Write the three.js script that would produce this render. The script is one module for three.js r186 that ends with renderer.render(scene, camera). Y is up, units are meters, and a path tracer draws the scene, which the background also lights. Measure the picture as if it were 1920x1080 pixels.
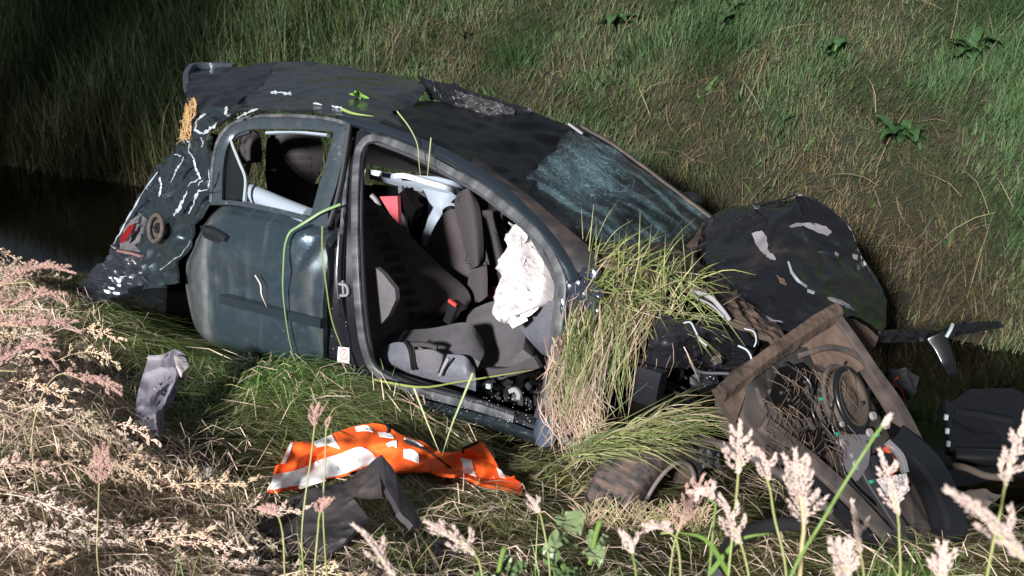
import * as THREE from 'three';
import { ImprovedNoise } from 'three/addons/math/ImprovedNoise.js';
import { mergeGeometries } from 'three/addons/utils/BufferGeometryUtils.js';

// ---------------------------------------------------------------- camera, sky, light, exposure
const scene = new THREE.Scene();
const R = Math.PI / 180;
const PITCH = 20 * R, EYE = 2.47, FOV = 28;
const camera = new THREE.PerspectiveCamera(FOV, 16 / 9, 0.05, 400);
camera.position.set(0, EYE, 0);
camera.rotation.x = -PITCH;
camera.focus = 5.2; camera.userData.fStop = 5.6;
camera.updateMatrixWorld(true);
scene.add(camera);

{ // night sky: nearly black, a little lighter near the horizon
  const w = 128, h = 64, d = new Float32Array(w * h * 4);
  for (let j = 0; j < h; j++) for (let i = 0; i < w; i++) {
    const el = (j + 0.5) / h * 2 - 1, k = (j * w + i) * 4, g = 0.75 + 0.5 * Math.exp(-Math.abs(el) * 5);
    d[k] = 0.062 * g; d[k + 1] = 0.072 * g; d[k + 2] = 0.090 * g; d[k + 3] = 1;
  }
  const t = new THREE.DataTexture(d, w, h, THREE.RGBAFormat, THREE.FloatType);
  t.mapping = THREE.EquirectangularReflectionMapping; t.magFilter = t.minFilter = THREE.LinearFilter; t.needsUpdate = true;
  scene.background = t; scene.environment = t;
}
const SUN = new THREE.Vector3(-0.37, 0.345, 0.865).normalize();
const sun = new THREE.DirectionalLight(new THREE.Color(1.0, 0.985, 0.985), 4.0);
sun.position.copy(SUN).multiplyScalar(20).add(new THREE.Vector3(0, 0, -5));
sun.target.position.set(0, 0, -5); sun.castShadow = true; sun.shadow.radius = 9;
sun.shadow.mapSize.set(4096, 4096);
Object.assign(sun.shadow.camera, { left: -9, right: 9, top: 9, bottom: -9, near: 1, far: 50 });
scene.add(sun, sun.target);
const renderer = new THREE.WebGLRenderer({ antialias: true });
renderer.toneMapping = THREE.LinearToneMapping;
renderer.toneMappingExposure = 2.1;
renderer.shadowMap.enabled = true;

// ---------------------------------------------------------------- helpers
let seed = 12345;
const rnd = () => { seed = (seed * 1664525 + 1013904223) >>> 0; return seed / 4294967296; };
const rr = (a, b) => a + (b - a) * rnd();
const reseed = (s) => { seed = (s * 2654435761 + 77) >>> 0; rnd(); rnd(); };
const V = (x, y, z) => new THREE.Vector3(x, y, z);
const perlin = new ImprovedNoise();
const nz = (x, y = 0, z = 0) => perlin.noise(x + 31.7, y + 11.3, z + 7.9);
const fbm = (x, y, z = 0, o = 4) => { let s = 0, a = 0.5; for (let i = 0; i < o; i++) { s += a * nz(x, y, z + i * 5.3); x *= 2.03; y *= 2.03; z *= 2.03; a *= 0.5; } return s; };
const clamp = (x, a = 0, b = 1) => Math.min(b, Math.max(a, x));
const sm = (a, b, x) => { const t = clamp((x - a) / (b - a)); return t * t * (3 - 2 * t); };
const lerp = (a, b, t) => a + (b - a) * t;
const L = (r, g, b) => new THREE.Color().setRGB(r, g, b);

const used = {};
function numbered(name) { if (!(name in used)) { used[name] = 0; return name; } used[name]++; return name + '_' + String(used[name]).padStart(3, '0'); }
function tag(o, label, category, group, kind) {
  o.userData.label = label; o.userData.category = category;
  if (group) o.userData.group = group;
  if (kind) o.userData.kind = kind;
  return o;
}
function mesh(name, geo, m, parent) {
  const o = new THREE.Mesh(geo, m); o.name = parent ? name : numbered(name); o.castShadow = o.receiveShadow = true;
  (parent || scene).add(o); return o;
}
function thing(name, label, category, pos = [0, 0, 0], group) {
  const o = new THREE.Group(); o.name = numbered(name); o.position.set(...pos); scene.add(o);
  o.userData = { label, category }; if (group) o.userData.group = group; return o;
}
function struct(name, geo, m) { const o = mesh(name, geo, m); o.userData.kind = 'structure'; return o; }

// measured places: the sight line of a point of the picture, met with real surfaces of the place
const FPX = 540 / Math.tan(FOV / 2 * R);
function ray(px, py) {
  const d = V((px - 960) / FPX, (540 - py) / FPX, -1).applyAxisAngle(V(1, 0, 0), -PITCH);
  return { o: V(0, EYE, 0), d };                      // d has unit depth along the view axis
}
const at = (px, py, depth) => { const r = ray(px, py); return r.o.clone().addScaledVector(r.d, depth); };
function march(o, d, f, t0, t1, n = 120) {
  let a = t0, fa = f(o.clone().addScaledVector(d, a));
  for (let i = 1; i <= n; i++) {
    const b = t0 + (t1 - t0) * i / n, fb = f(o.clone().addScaledVector(d, b));
    if (fa * fb <= 0) { let lo = a, hi = b, fl = fa; for (let k = 0; k < 30; k++) { const m = (lo + hi) / 2, fm = f(o.clone().addScaledVector(d, m)); if (fl * fm <= 0) hi = m; else { lo = m; fl = fm; } } return o.clone().addScaledVector(d, (lo + hi) / 2); }
    a = b; fa = fb;
  }
  return null;
}

// the car's own frame: x forward, y up, z to its right-hand side (the near side); it lies across the ditch leaning away
const carQ = new THREE.Quaternion().setFromAxisAngle(V(1, 0, 0), -PITCH).multiply(new THREE.Quaternion().setFromEuler(new THREE.Euler(9.11968 * R, -29.83979 * R, -3.06875 * R, 'XYZ')));
const carO = V(-0.22419, -0.60199, -5.57853).applyAxisAngle(V(1, 0, 0), -PITCH).add(V(0, EYE, 0));
const carQi = carQ.clone().invert();
const toCar = (p) => p.clone().sub(carO).applyQuaternion(carQi);
const toWorld = (p) => p.clone().applyQuaternion(carQ).add(carO);
function cray(px, py) { const r = ray(px, py); return { o: toCar(r.o), d: r.d.clone().applyQuaternion(carQi) }; }
const zSide = (x, y) => (y < 0.95 ? 0.845 - 0.05 * ((y - 0.62) / 0.35) ** 2 : 0.802 - (y - 0.95) * 0.47) - 0.02 * x * x;
function onSide(px, py, off = 0) { const r = cray(px, py); return march(r.o, r.d, (p) => p.z - zSide(p.x, p.y) - off, 3, 8) || onZ(px, py, 0.7); }
function onZ(px, py, z) { const r = cray(px, py); return r.o.addScaledVector(r.d, (z - r.o.z) / r.d.z); }
function onY(px, py, y) { const r = cray(px, py); return r.o.addScaledVector(r.d, (y - r.o.y) / r.d.y); }
function onX(px, py, x) { const r = cray(px, py); return r.o.addScaledVector(r.d, (x - r.o.x) / r.d.x); }
function onPl(px, py, a, n) { const r = cray(px, py); return r.o.clone().addScaledVector(r.d, n.dot(a.clone().sub(r.o)) / n.dot(r.d)); }

// ---- geometry
function toCreasedNormals(g, angle) {                                  // smooth normals that break at sharp edges (welded by index)
  const ix = g.index.array, p = g.attributes.position.array, uv = g.attributes.uv.array, nt = ix.length / 3, fn = new Float32Array(nt * 3), nv = p.length / 3;
  const cnt = new Uint32Array(nv + 1);
  for (let t = 0; t < nt; t++) {
    const a = ix[t * 3] * 3, b = ix[t * 3 + 1] * 3, c = ix[t * 3 + 2] * 3;
    const ux = p[b] - p[a], uy = p[b + 1] - p[a + 1], uz = p[b + 2] - p[a + 2], vx = p[c] - p[a], vy = p[c + 1] - p[a + 1], vz = p[c + 2] - p[a + 2];
    fn[t * 3] = uy * vz - uz * vy; fn[t * 3 + 1] = uz * vx - ux * vz; fn[t * 3 + 2] = ux * vy - uy * vx;
    for (let k = 0; k < 3; k++) cnt[ix[t * 3 + k] + 1]++;
  }
  for (let i = 0; i < nv; i++) cnt[i + 1] += cnt[i];
  const fill = cnt.slice(), list = new Uint32Array(ix.length);
  for (let t = 0; t < nt; t++) for (let k = 0; k < 3; k++) list[fill[ix[t * 3 + k]]++] = t;
  const P = new Float32Array(nt * 9), N = new Float32Array(nt * 9), U = new Float32Array(nt * 6), cs = Math.cos(angle);
  for (let t = 0; t < nt; t++) {
    const nx = fn[t * 3], ny = fn[t * 3 + 1], nzz = fn[t * 3 + 2], nl = Math.hypot(nx, ny, nzz) || 1e-12;
    for (let k = 0; k < 3; k++) {
      const v = ix[t * 3 + k], o = t * 9 + k * 3; let sx = 0, sy = 0, sz = 0;
      for (let q = cnt[v]; q < cnt[v + 1]; q++) { const f = list[q] * 3, fl = Math.hypot(fn[f], fn[f + 1], fn[f + 2]) || 1e-12; if ((fn[f] * nx + fn[f + 1] * ny + fn[f + 2] * nzz) / (fl * nl) >= cs) { sx += fn[f]; sy += fn[f + 1]; sz += fn[f + 2]; } }
      const l = Math.hypot(sx, sy, sz) || 1; N[o] = sx / l; N[o + 1] = sy / l; N[o + 2] = sz / l;
      P[o] = p[v * 3]; P[o + 1] = p[v * 3 + 1]; P[o + 2] = p[v * 3 + 2]; U[t * 6 + k * 2] = uv[v * 2]; U[t * 6 + k * 2 + 1] = uv[v * 2 + 1];
    }
  }
  const r = new THREE.BufferGeometry(); r.setAttribute('position', new THREE.BufferAttribute(P, 3)); r.setAttribute('normal', new THREE.BufferAttribute(N, 3)); r.setAttribute('uv', new THREE.BufferAttribute(U, 2)); return r;
}
function sheetLookup(g) {                                              // where a sight line meets a sheet of the car
  const p = g.attributes.position.array, B = new Map(), S = 8, o = cray(960, 540).o;
  const prj = (k) => { const w = toWorld(V(p[k], p[k + 1], p[k + 2])).sub(V(0, EYE, 0)).applyAxisAngle(V(1, 0, 0), PITCH); return [960 + FPX * w.x / -w.z, 540 - FPX * w.y / -w.z]; };
  for (let t = 0; t < p.length; t += 9) { const q = [prj(t), prj(t + 3), prj(t + 6)]; const x0 = Math.floor(Math.min(q[0][0], q[1][0], q[2][0]) / S), x1 = Math.floor(Math.max(q[0][0], q[1][0], q[2][0]) / S), y0 = Math.floor(Math.min(q[0][1], q[1][1], q[2][1]) / S), y1 = Math.floor(Math.max(q[0][1], q[1][1], q[2][1]) / S); for (let x = x0; x <= x1; x++) for (let y = y0; y <= y1; y++) { const k = x * 4096 + y; if (!B.has(k)) B.set(k, []); B.get(k).push(t); } }
  const R3 = new THREE.Ray(), a = V(), b = V(), c = V(), h = V();
  return (x, y, off) => { const r = cray(x, y), d = r.d.clone().normalize(); R3.set(r.o, d); let best = 1e9, hit = null; for (const t of B.get(Math.floor(x / S) * 4096 + Math.floor(y / S)) || []) { a.fromArray(p, t); b.fromArray(p, t + 3); c.fromArray(p, t + 6); if (R3.intersectTriangle(a, b, c, false, h)) { const l = h.distanceTo(r.o); if (l < best) { best = l; hit = h.clone(); } } } return hit ? hit.addScaledVector(d, -off) : null; };
}
function pixelOf(pc) { const w = toWorld(pc).sub(V(0, EYE, 0)).applyAxisAngle(V(1, 0, 0), PITCH); return [960 + FPX * w.x / -w.z, 540 - FPX * w.y / -w.z]; }
function poly2(pts, n) {                                             // resample a polyline (arrays) to n+1 points by length, rounded by a spline
  if (pts.length === 1) return Array.from({ length: n + 1 }, () => pts[0]);
  const c = new THREE.CatmullRomCurve3(pts.map((p) => V(p[0], p[1], p[2] || 0)), false, 'centripetal');
  return c.getSpacedPoints(n).map((p) => [p.x, p.y, p.z]);
}
function gridGeo(P, nu, nv, thick = 0, opt = {}) {                     // P[j][i] -> Vector3; a sheet with thickness and uv in metres
  const W = nu + 1, Hh = nv + 1, pos = [], uv = [], idx = [];
  const N = [];
  for (let j = 0; j < Hh; j++) for (let i = 0; i < W; i++) {
    const a = P[j][Math.min(i + 1, nu)].clone().sub(P[j][Math.max(i - 1, 0)]), b = P[Math.min(j + 1, nv)][i].clone().sub(P[Math.max(j - 1, 0)][i]);
    N.push(b.cross(a).normalize());
  }
  const u0 = opt.u || ((p) => p.x), v0 = opt.v || ((p) => p.y - p.z * 0.8);
  const put = (p) => { pos.push(p.x, p.y, p.z); uv.push(u0(p), v0(p)); };
  const flip = opt.flip ? -1 : 1;
  for (let j = 0; j < Hh; j++) for (let i = 0; i < W; i++) put(P[j][i]);
  const quad = (a, b, c, d) => (flip > 0 ? idx.push(a, b, c, a, c, d) : idx.push(a, c, b, a, d, c));
  for (let j = 0; j < nv; j++) for (let i = 0; i < nu; i++) quad(j * W + i, (j + 1) * W + i, (j + 1) * W + i + 1, j * W + i + 1);
  if (thick) {
    const o = W * Hh;
    for (let k = 0; k < o; k++) put(V(pos[k * 3], pos[k * 3 + 1], pos[k * 3 + 2]).addScaledVector(N[k], -thick * flip));
    for (let j = 0; j < nv; j++) for (let i = 0; i < nu; i++) quad(o + j * W + i, o + j * W + i + 1, o + (j + 1) * W + i + 1, o + (j + 1) * W + i);
    const rim = []; for (let i = 0; i < nu; i++) rim.push(i); for (let j = 0; j < nv; j++) rim.push(j * W + nu); for (let i = nu; i > 0; i--) rim.push(nv * W + i); for (let j = nv; j > 0; j--) rim.push(j * W);
    for (let k = 0; k < rim.length; k++) { const a = rim[k], b = rim[(k + 1) % rim.length]; quad(a, b, o + b, o + a); }
  }
  let g = new THREE.BufferGeometry();
  g.setAttribute('position', new THREE.Float32BufferAttribute(pos, 3)); g.setAttribute('uv', new THREE.Float32BufferAttribute(uv, 2)); g.setIndex(idx);
  return toCreasedNormals(g, (opt.crease || 50) * R);
}
function loft(rows, nu, nv, map, opt = {}) {                           // rows of picture points, left to right, top row first
  const rs = rows.map((r) => poly2(r, nu)), P = Array.from({ length: nv + 1 }, () => []);
  for (let i = 0; i <= nu; i++) {
    const col = poly2(rs.map((r) => r[i]), nv);
    for (let j = 0; j <= nv; j++) P[j][i] = map(col[j][0], col[j][1], col[j][2], i / nu, j / nv);
  }
  return gridGeo(P, nu, nv, opt.thick || 0, opt);
}
function sweep(pts, w, h, guide, opt = {}) {                          // a bar with a rounded-rectangle section (w across, h along the guide)
  const n = opt.n || pts.length * 4, c = new THREE.CatmullRomCurve3(pts, !!opt.closed, 'centripetal'), P = c.getSpacedPoints(n);
  const sec = opt.round ? Array.from({ length: opt.round }, (_, k) => [Math.cos(k / opt.round * 2 * Math.PI), Math.sin(k / opt.round * 2 * Math.PI)])
    : [[1, .55], [.8, 1], [-.8, 1], [-1, .55], [-1, -.55], [-.8, -1], [.8, -1], [1, -.55]];
  const pos = [], uv = [], idx = [], m = sec.length; let len = 0;
  for (let k = 0; k <= n; k++) {
    const t = c.getTangentAt(k / n), g = typeof guide === 'function' ? guide(P[k], k / n) : guide;
    const b = g.clone().cross(t).normalize(), gn = t.clone().cross(b).normalize();
    const f = opt.taper ? opt.taper(k / n) : 1, ww = w / 2 * f, hh = h / 2 * f;
    if (k) len += P[k].distanceTo(P[k - 1]);
    for (let q = 0; q < m; q++) { const s = sec[q]; const p = P[k].clone().addScaledVector(b, s[0] * ww).addScaledVector(gn, s[1] * hh); pos.push(p.x, p.y, p.z); uv.push(len, q / m * (w + h) * 2); }
  }
  for (let k = 0; k < n; k++) for (let q = 0; q < m; q++) { const a = k * m + q, b = k * m + (q + 1) % m; idx.push(a, b, b + m, a, b + m, a + m); }
  if (!opt.closed) for (const e of [0, n]) for (let q = 1; q < m - 1; q++) e ? idx.push(e * m, e * m + q, e * m + q + 1) : idx.push(0, q + 1, q);
  const g = new THREE.BufferGeometry(); g.setAttribute('position', new THREE.Float32BufferAttribute(pos, 3)); g.setAttribute('uv', new THREE.Float32BufferAttribute(uv, 2)); g.setIndex(idx);
  return toCreasedNormals(g, (opt.crease || 60) * R);
}
function crumple(verts, faces, o = {}) {                               // a sheet of creased facets over measured corners; subdivided and buckled
  let P = verts.map((v) => v.clone()), Fc = faces.flatMap((f) => (f.length === 4 ? [[f[0], f[1], f[2]], [f[0], f[2], f[3]]] : [f]));
  for (let s = 0; s < (o.sub || 3); s++) {
    const mid = new Map(), nf = [];
    const M = (a, b) => { const k = a < b ? a + '_' + b : b + '_' + a; if (!mid.has(k)) { mid.set(k, P.length); P.push(P[a].clone().add(P[b]).multiplyScalar(.5)); } return mid.get(k); };
    for (const [a, b, c] of Fc) { const x = M(a, b), y = M(b, c), z = M(c, a); nf.push([a, x, z], [x, b, y], [z, y, c], [x, y, z]); }
    Fc = nf;
    if (o.smooth && s < o.smooth) {                                    // soften the facets a little at the coarse levels
      const acc = P.map(() => [V(0, 0, 0), 0]); const edge = new Map();
      for (const f of Fc) for (let k = 0; k < 3; k++) { const a = f[k], b = f[(k + 1) % 3], e = a < b ? a + '_' + b : b + '_' + a; edge.set(e, (edge.get(e) || 0) + 1); acc[a][0].add(P[b]); acc[a][1]++; acc[b][0].add(P[a]); acc[b][1]++; }
      const rim = new Set(); for (const [e, c] of edge) if (c === 1) e.split('_').forEach((x) => rim.add(+x));
      P = P.map((p, i) => (rim.has(i) ? p : p.clone().lerp(acc[i][0].multiplyScalar(1 / acc[i][1]), 0.5)));
    }
  }
  const N = P.map(() => V(0, 0, 0));
  for (const [a, b, c] of Fc) { const n = P[b].clone().sub(P[a]).cross(P[c].clone().sub(P[a])); N[a].add(n); N[b].add(n); N[c].add(n); }
  const amp = o.amp || 0, fr = o.freq || 6;
  P.forEach((p, i) => { N[i].normalize(); const r = (q, k) => (o.soft ? nz(p.x * q, p.y * q + k, p.z * q) * 1.4 : 1 - 2 * Math.abs(nz(p.x * q, p.y * q + k, p.z * q)) * 2.2); p.addScaledVector(N[i], amp * (0.65 * r(fr, o.k || 0) + 0.35 * r(fr * 2.3, (o.k || 0) + 9))); });
  const pos = [], uv = [], idx = [], n0 = P.length;
  const put = (p) => { pos.push(p.x, p.y, p.z); uv.push(p.x, p.y - p.z * .8); };
  P.forEach(put); Fc.forEach((f) => idx.push(...f));
  if (o.thick) {
    P.forEach((p, i) => put(p.clone().addScaledVector(N[i], -o.thick)));
    const edge = new Map();
    for (const f of Fc) { idx.push(n0 + f[0], n0 + f[2], n0 + f[1]); for (let k = 0; k < 3; k++) { const a = f[k], b = f[(k + 1) % 3], e = a < b ? a + '_' + b : b + '_' + a; if (edge.has(e)) edge.set(e, null); else edge.set(e, [a, b]); } }
    for (const e of edge.values()) if (e) { const [a, b] = e; idx.push(b, a, n0 + a, b, n0 + a, n0 + b); }
  }
  const g = new THREE.BufferGeometry(); g.setAttribute('position', new THREE.Float32BufferAttribute(pos, 3)); g.setAttribute('uv', new THREE.Float32BufferAttribute(uv, 2)); g.setIndex(idx);
  return toCreasedNormals(g, (o.crease || 22) * R);
}
function patch(pts2, map, thick, opt = {}) {                            // a flat piece from a picture outline on a surface, with thickness
  const sh = pts2.map((p) => new THREE.Vector2(p[0], p[1])); if (THREE.ShapeUtils.area(sh) > 0) sh.reverse();
  const f = THREE.ShapeUtils.triangulateShape(sh, []);
  const vs = sh.map((p) => map(p.x, p.y));
  return crumple(vs, f.map((t) => [t[0], t[1], t[2]]), { sub: opt.sub ?? 0.1, thick, amp: opt.amp || 0, freq: opt.freq, crease: opt.crease || 40, ...opt });
}
const box = (x, y, z) => new THREE.BoxGeometry(x, y, z);
function put(g, p, q, s) { const m = new THREE.Matrix4().compose(p, q || new THREE.Quaternion(), s || V(1, 1, 1)); return g.applyMatrix4(m); }
function join(gs) { return mergeGeometries(gs.map((g) => { const q = g.index ? g.toNonIndexed() : g; for (const k of Object.keys(q.attributes)) if (!['position', 'normal', 'uv', 'color'].includes(k)) q.deleteAttribute(k); return q; })); }

// ---- textures and materials
function tex(n, fn, srgb, rep = [1, 1]) {                               // n x n pixels, fn(u, v) -> [r, g, b] linear 0..1 (wraps by mirrored repeat)
  const d = new Uint8Array(n * n * 4), enc = (c) => 255 * (c <= 0.0031308 ? c * 12.92 : 1.055 * Math.pow(clamp(c), 1 / 2.4) - 0.055);
  for (let j = 0; j < n; j++) for (let i = 0; i < n; i++) { const c = fn(i / n, j / n), k = (j * n + i) * 4; for (let q = 0; q < 3; q++) d[k + q] = srgb ? enc(c[q]) : clamp(c[q]) * 255; d[k + 3] = 255; }
  const t = new THREE.DataTexture(d, n, n); if (srgb) t.colorSpace = THREE.SRGBColorSpace;
  t.wrapS = t.wrapT = THREE.MirroredRepeatWrapping; t.magFilter = THREE.LinearFilter; t.minFilter = THREE.LinearMipmapLinearFilter; t.generateMipmaps = true;
  t.repeat.set(...rep); t.needsUpdate = true; return t;
}
const mix3 = (a, b, t) => [lerp(a[0], b[0], t), lerp(a[1], b[1], t), lerp(a[2], b[2], t)];
const std = (c, rough, extra = {}) => new THREE.MeshStandardMaterial({ color: L(...c), roughness: rough, side: THREE.DoubleSide, ...extra });
const phys = (c, rough, extra = {}) => new THREE.MeshPhysicalMaterial({ color: L(...c), roughness: rough, side: THREE.DoubleSide, ...extra });
// dirt over a base colour: dust film, spatter and smears
function dirty(n, base, dirt, amount, k, streak = 1) {
  const map = [], rgh = [];
  const mask = (u, v) => {
    const a = fbm(u * 5, v * 5 * streak, k, 5) * 1.6 + 0.5, b = fbm(u * 26, v * 20 * streak, k + 3, 3) * 1.5 + 0.5;
    const sp = nz(u * 90, v * 90, k + 8); const film = clamp(a * 0.75 + b * 0.35 - (1 - amount));
    const cl = clamp(nz(u * 4, v * 4, k + 17) * 2.4 - .1); return clamp(film + (sp > 0.38 ? 0.6 : 0) * cl + clamp(nz(u * 30, v * 5, k + 21) * 1.6 - .35) * .3);
  };
  return {
    map: tex(n, (u, v) => { const m = mask(u, v); const f = 0.85 + 0.3 * (fbm(u * 60, v * 60, k + 1, 2) + 0.3); return mix3(base, dirt, m).map((c) => c * f); }, true, [0.6, 0.6]),
    roughnessMap: tex(n, (u, v) => { const m = mask(u, v); return [0, 0.22 + 0.6 * clamp(m * 1.4), 0]; }, false, [0.6, 0.6]),
  };
}
// ---------------------------------------------------------------- the land: near verge, ditch with water, far bank
// n runs across the ditch (away from the camera), s along it
const DN = V(0.5, 0, -0.866), DS = V(0.866, 0, 0.5);
const nOf = (x, z) => x * 0.5 - z * 0.866, sOf = (x, z) => x * 0.866 + z * 0.5;
const xz = (n, s) => [n * 0.5 + s * 0.866, -n * 0.866 + s * 0.5];
const WATER = 0.03;
const prof = [[-6, 0.72], [0, 0.66], [1.4, 0.58], [2.4, 0.46], [3.4, 0.28], [4.1, 0.12], [4.6, -0.02], [5.2, -0.28], [5.95, -0.22], [6.35, 0.06], [6.8, 0.37], [8.7, 1.66], [9.6, 2.1], [10.6, 2.26], [13, 2.3], [30, 2.2], [80, 2.1]];
function prf(n) { n = Math.max(n, -5.9); for (let i = 1; i < prof.length; i++) if (n < prof[i][0]) { const a = prof[i - 1], b = prof[i], p0 = prof[Math.max(i - 2, 0)], p3 = prof[Math.min(i + 1, prof.length - 1)]; const t = (n - a[0]) / (b[0] - a[0]), h = b[0] - a[0]; const ma = (b[1] - p0[1]) / (b[0] - p0[0]) * h, mb = (p3[1] - a[1]) / (p3[0] - a[0]) * h; const t2 = t * t, t3 = t2 * t; return (2 * t3 - 3 * t2 + 1) * a[1] + (t3 - 2 * t2 + t) * ma + (-2 * t3 + 3 * t2) * b[1] + (t3 - t2) * mb; } return prof[prof.length - 1][1]; }
function H(x, z) {
  const n = nOf(x, z), s = sOf(x, z);
  const wig = 0.35 * nz(s * 0.35, 2.2) + 0.15 * nz(s * 1.1, 8.1);
  let h = prf(n + wig * sm(4.4, 6.2, n) * (1 - sm(12, 16, n)));
  const damp = 1 - 0.75 * sm(4.0, 4.6, n) * (1 - sm(6.4, 7.2, n));
  h += damp * (0.10 * nz(x * 0.9, z * 0.9, 1) + 0.05 * nz(x * 2.7, z * 2.7, 4) + 0.018 * nz(x * 8, z * 8, 9));
  h += 0.20 * Math.exp(-(((x + 2.2) / 0.7) ** 2) - (((z + 3.8) / 0.8) ** 2));      // the mound on the left
  h += 0.13 * Math.exp(-(((n - 3.42) / 0.30) ** 2)) * sm(-6.0, -5.0, s) * (1 - sm(-2.75, -2.0, s));   // turf pushed up along the car's flank
  return h;
}
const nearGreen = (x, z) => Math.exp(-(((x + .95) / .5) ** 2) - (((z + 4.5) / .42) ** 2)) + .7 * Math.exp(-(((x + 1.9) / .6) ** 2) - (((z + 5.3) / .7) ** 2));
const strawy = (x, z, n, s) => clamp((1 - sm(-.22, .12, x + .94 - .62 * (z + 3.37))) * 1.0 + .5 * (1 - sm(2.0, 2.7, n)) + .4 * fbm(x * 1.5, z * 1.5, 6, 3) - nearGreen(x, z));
function onGround(px, py, lift = 0) { const r = ray(px, py); return march(r.o, r.d, (p) => p.y - H(p.x, p.z) - lift, 0.8, 14, 260) || at(px, py, 6); }
function normalAt(x, z) { const e = 0.06; return V(H(x - e, z) - H(x + e, z), 2 * e, H(x, z - e) - H(x, z + e)).normalize(); }
{
  // one sheet: fine around the scene, coarse out to the horizon
  const nx = [], add = (a, b, st) => { for (let v = a; v < b - 1e-6; v += st) nx.push(v); };
  add(-80, -20, 10); add(-20, -8, 1.5); add(-8, 2.8, 0.3); add(2.8, 10, 0.06); add(10, 16, 0.4); add(16, 40, 3); add(40, 161, 20);
  const sx = nx.length ? [] : []; for (let v = -160; v < -24; v += 17) sx.push(v); for (let v = -24; v < -12; v += 1.5) sx.push(v); for (let v = -12; v < -8; v += .3) sx.push(v); for (let v = -8; v < 1.6; v += 0.08) sx.push(v); for (let v = 1.6; v < 6; v += .3) sx.push(v); for (let v = 6; v < 24; v += 2) sx.push(v); for (let v = 24; v <= 160; v += 17) sx.push(v);
  const pos = [], uv = [], col = [], idx = [];
  for (const n of nx) for (const s of sx) {
    const [x, z] = xz(n, s); pos.push(x, H(x, z), z); uv.push(x, z);
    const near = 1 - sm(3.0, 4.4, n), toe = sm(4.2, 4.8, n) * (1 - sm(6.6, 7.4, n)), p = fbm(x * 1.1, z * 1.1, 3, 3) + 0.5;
    let c = mix3([0.026, 0.046, 0.012], [0.060, 0.050, 0.024], clamp(p));          // bank: turf and dead thatch
    c = mix3(c, [0.030, 0.018, 0.009], toe * 0.85);                                  // soaked peaty earth by the water
    c = mix3(c, mix3(mix3([0.17, 0.17, 0.07], [0.26, 0.21, 0.12], clamp(p * 1.1)), [0.46, 0.34, 0.26], strawy(x, z, n, s)), near); // straw litter on the verge, its colour brightened to carry the near lamp's falloff
    col.push(...c);
  }
  const m = sx.length; for (let i = 0; i < nx.length - 1; i++) for (let j = 0; j < m - 1; j++) { const a = i * m + j; idx.push(a, a + 1, a + m + 1, a, a + m + 1, a + m); }
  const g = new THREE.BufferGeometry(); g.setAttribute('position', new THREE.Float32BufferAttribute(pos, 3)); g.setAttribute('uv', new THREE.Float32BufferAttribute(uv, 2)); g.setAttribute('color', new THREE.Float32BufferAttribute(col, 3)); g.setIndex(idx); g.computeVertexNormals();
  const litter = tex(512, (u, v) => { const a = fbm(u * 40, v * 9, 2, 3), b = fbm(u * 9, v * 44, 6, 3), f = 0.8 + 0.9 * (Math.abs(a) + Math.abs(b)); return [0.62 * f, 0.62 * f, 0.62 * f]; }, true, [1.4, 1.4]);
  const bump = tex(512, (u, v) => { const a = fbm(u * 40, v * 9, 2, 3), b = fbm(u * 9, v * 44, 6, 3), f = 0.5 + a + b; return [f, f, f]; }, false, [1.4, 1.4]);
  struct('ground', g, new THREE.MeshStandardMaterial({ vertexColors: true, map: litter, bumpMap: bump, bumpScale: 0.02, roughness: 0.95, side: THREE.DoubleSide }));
}
{
  const P = []; for (let j = 0; j <= 40; j++) { P[j] = []; for (let i = 0; i <= 120; i++) { const n = 4.0 + 2.9 * j / 40, s = -40 + 60 * i / 120; const [x, z] = xz(n, s); P[j][i] = V(x, WATER, z); } }
  const bump = tex(256, (u, v) => { const f = 0.5 + 0.5 * fbm(u * 8, v * 8, 4, 3); return [f, f, f]; }, false, [0.8, 0.8]);
  struct('ditch_water', gridGeo(P, 120, 40, 0, { u: (p) => p.x, v: (p) => p.z }), phys([0.004, 0.0035, 0.002], 0.05, { ior: 1.33, bumpMap: bump, bumpScale: 0.0004 }));
}
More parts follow.
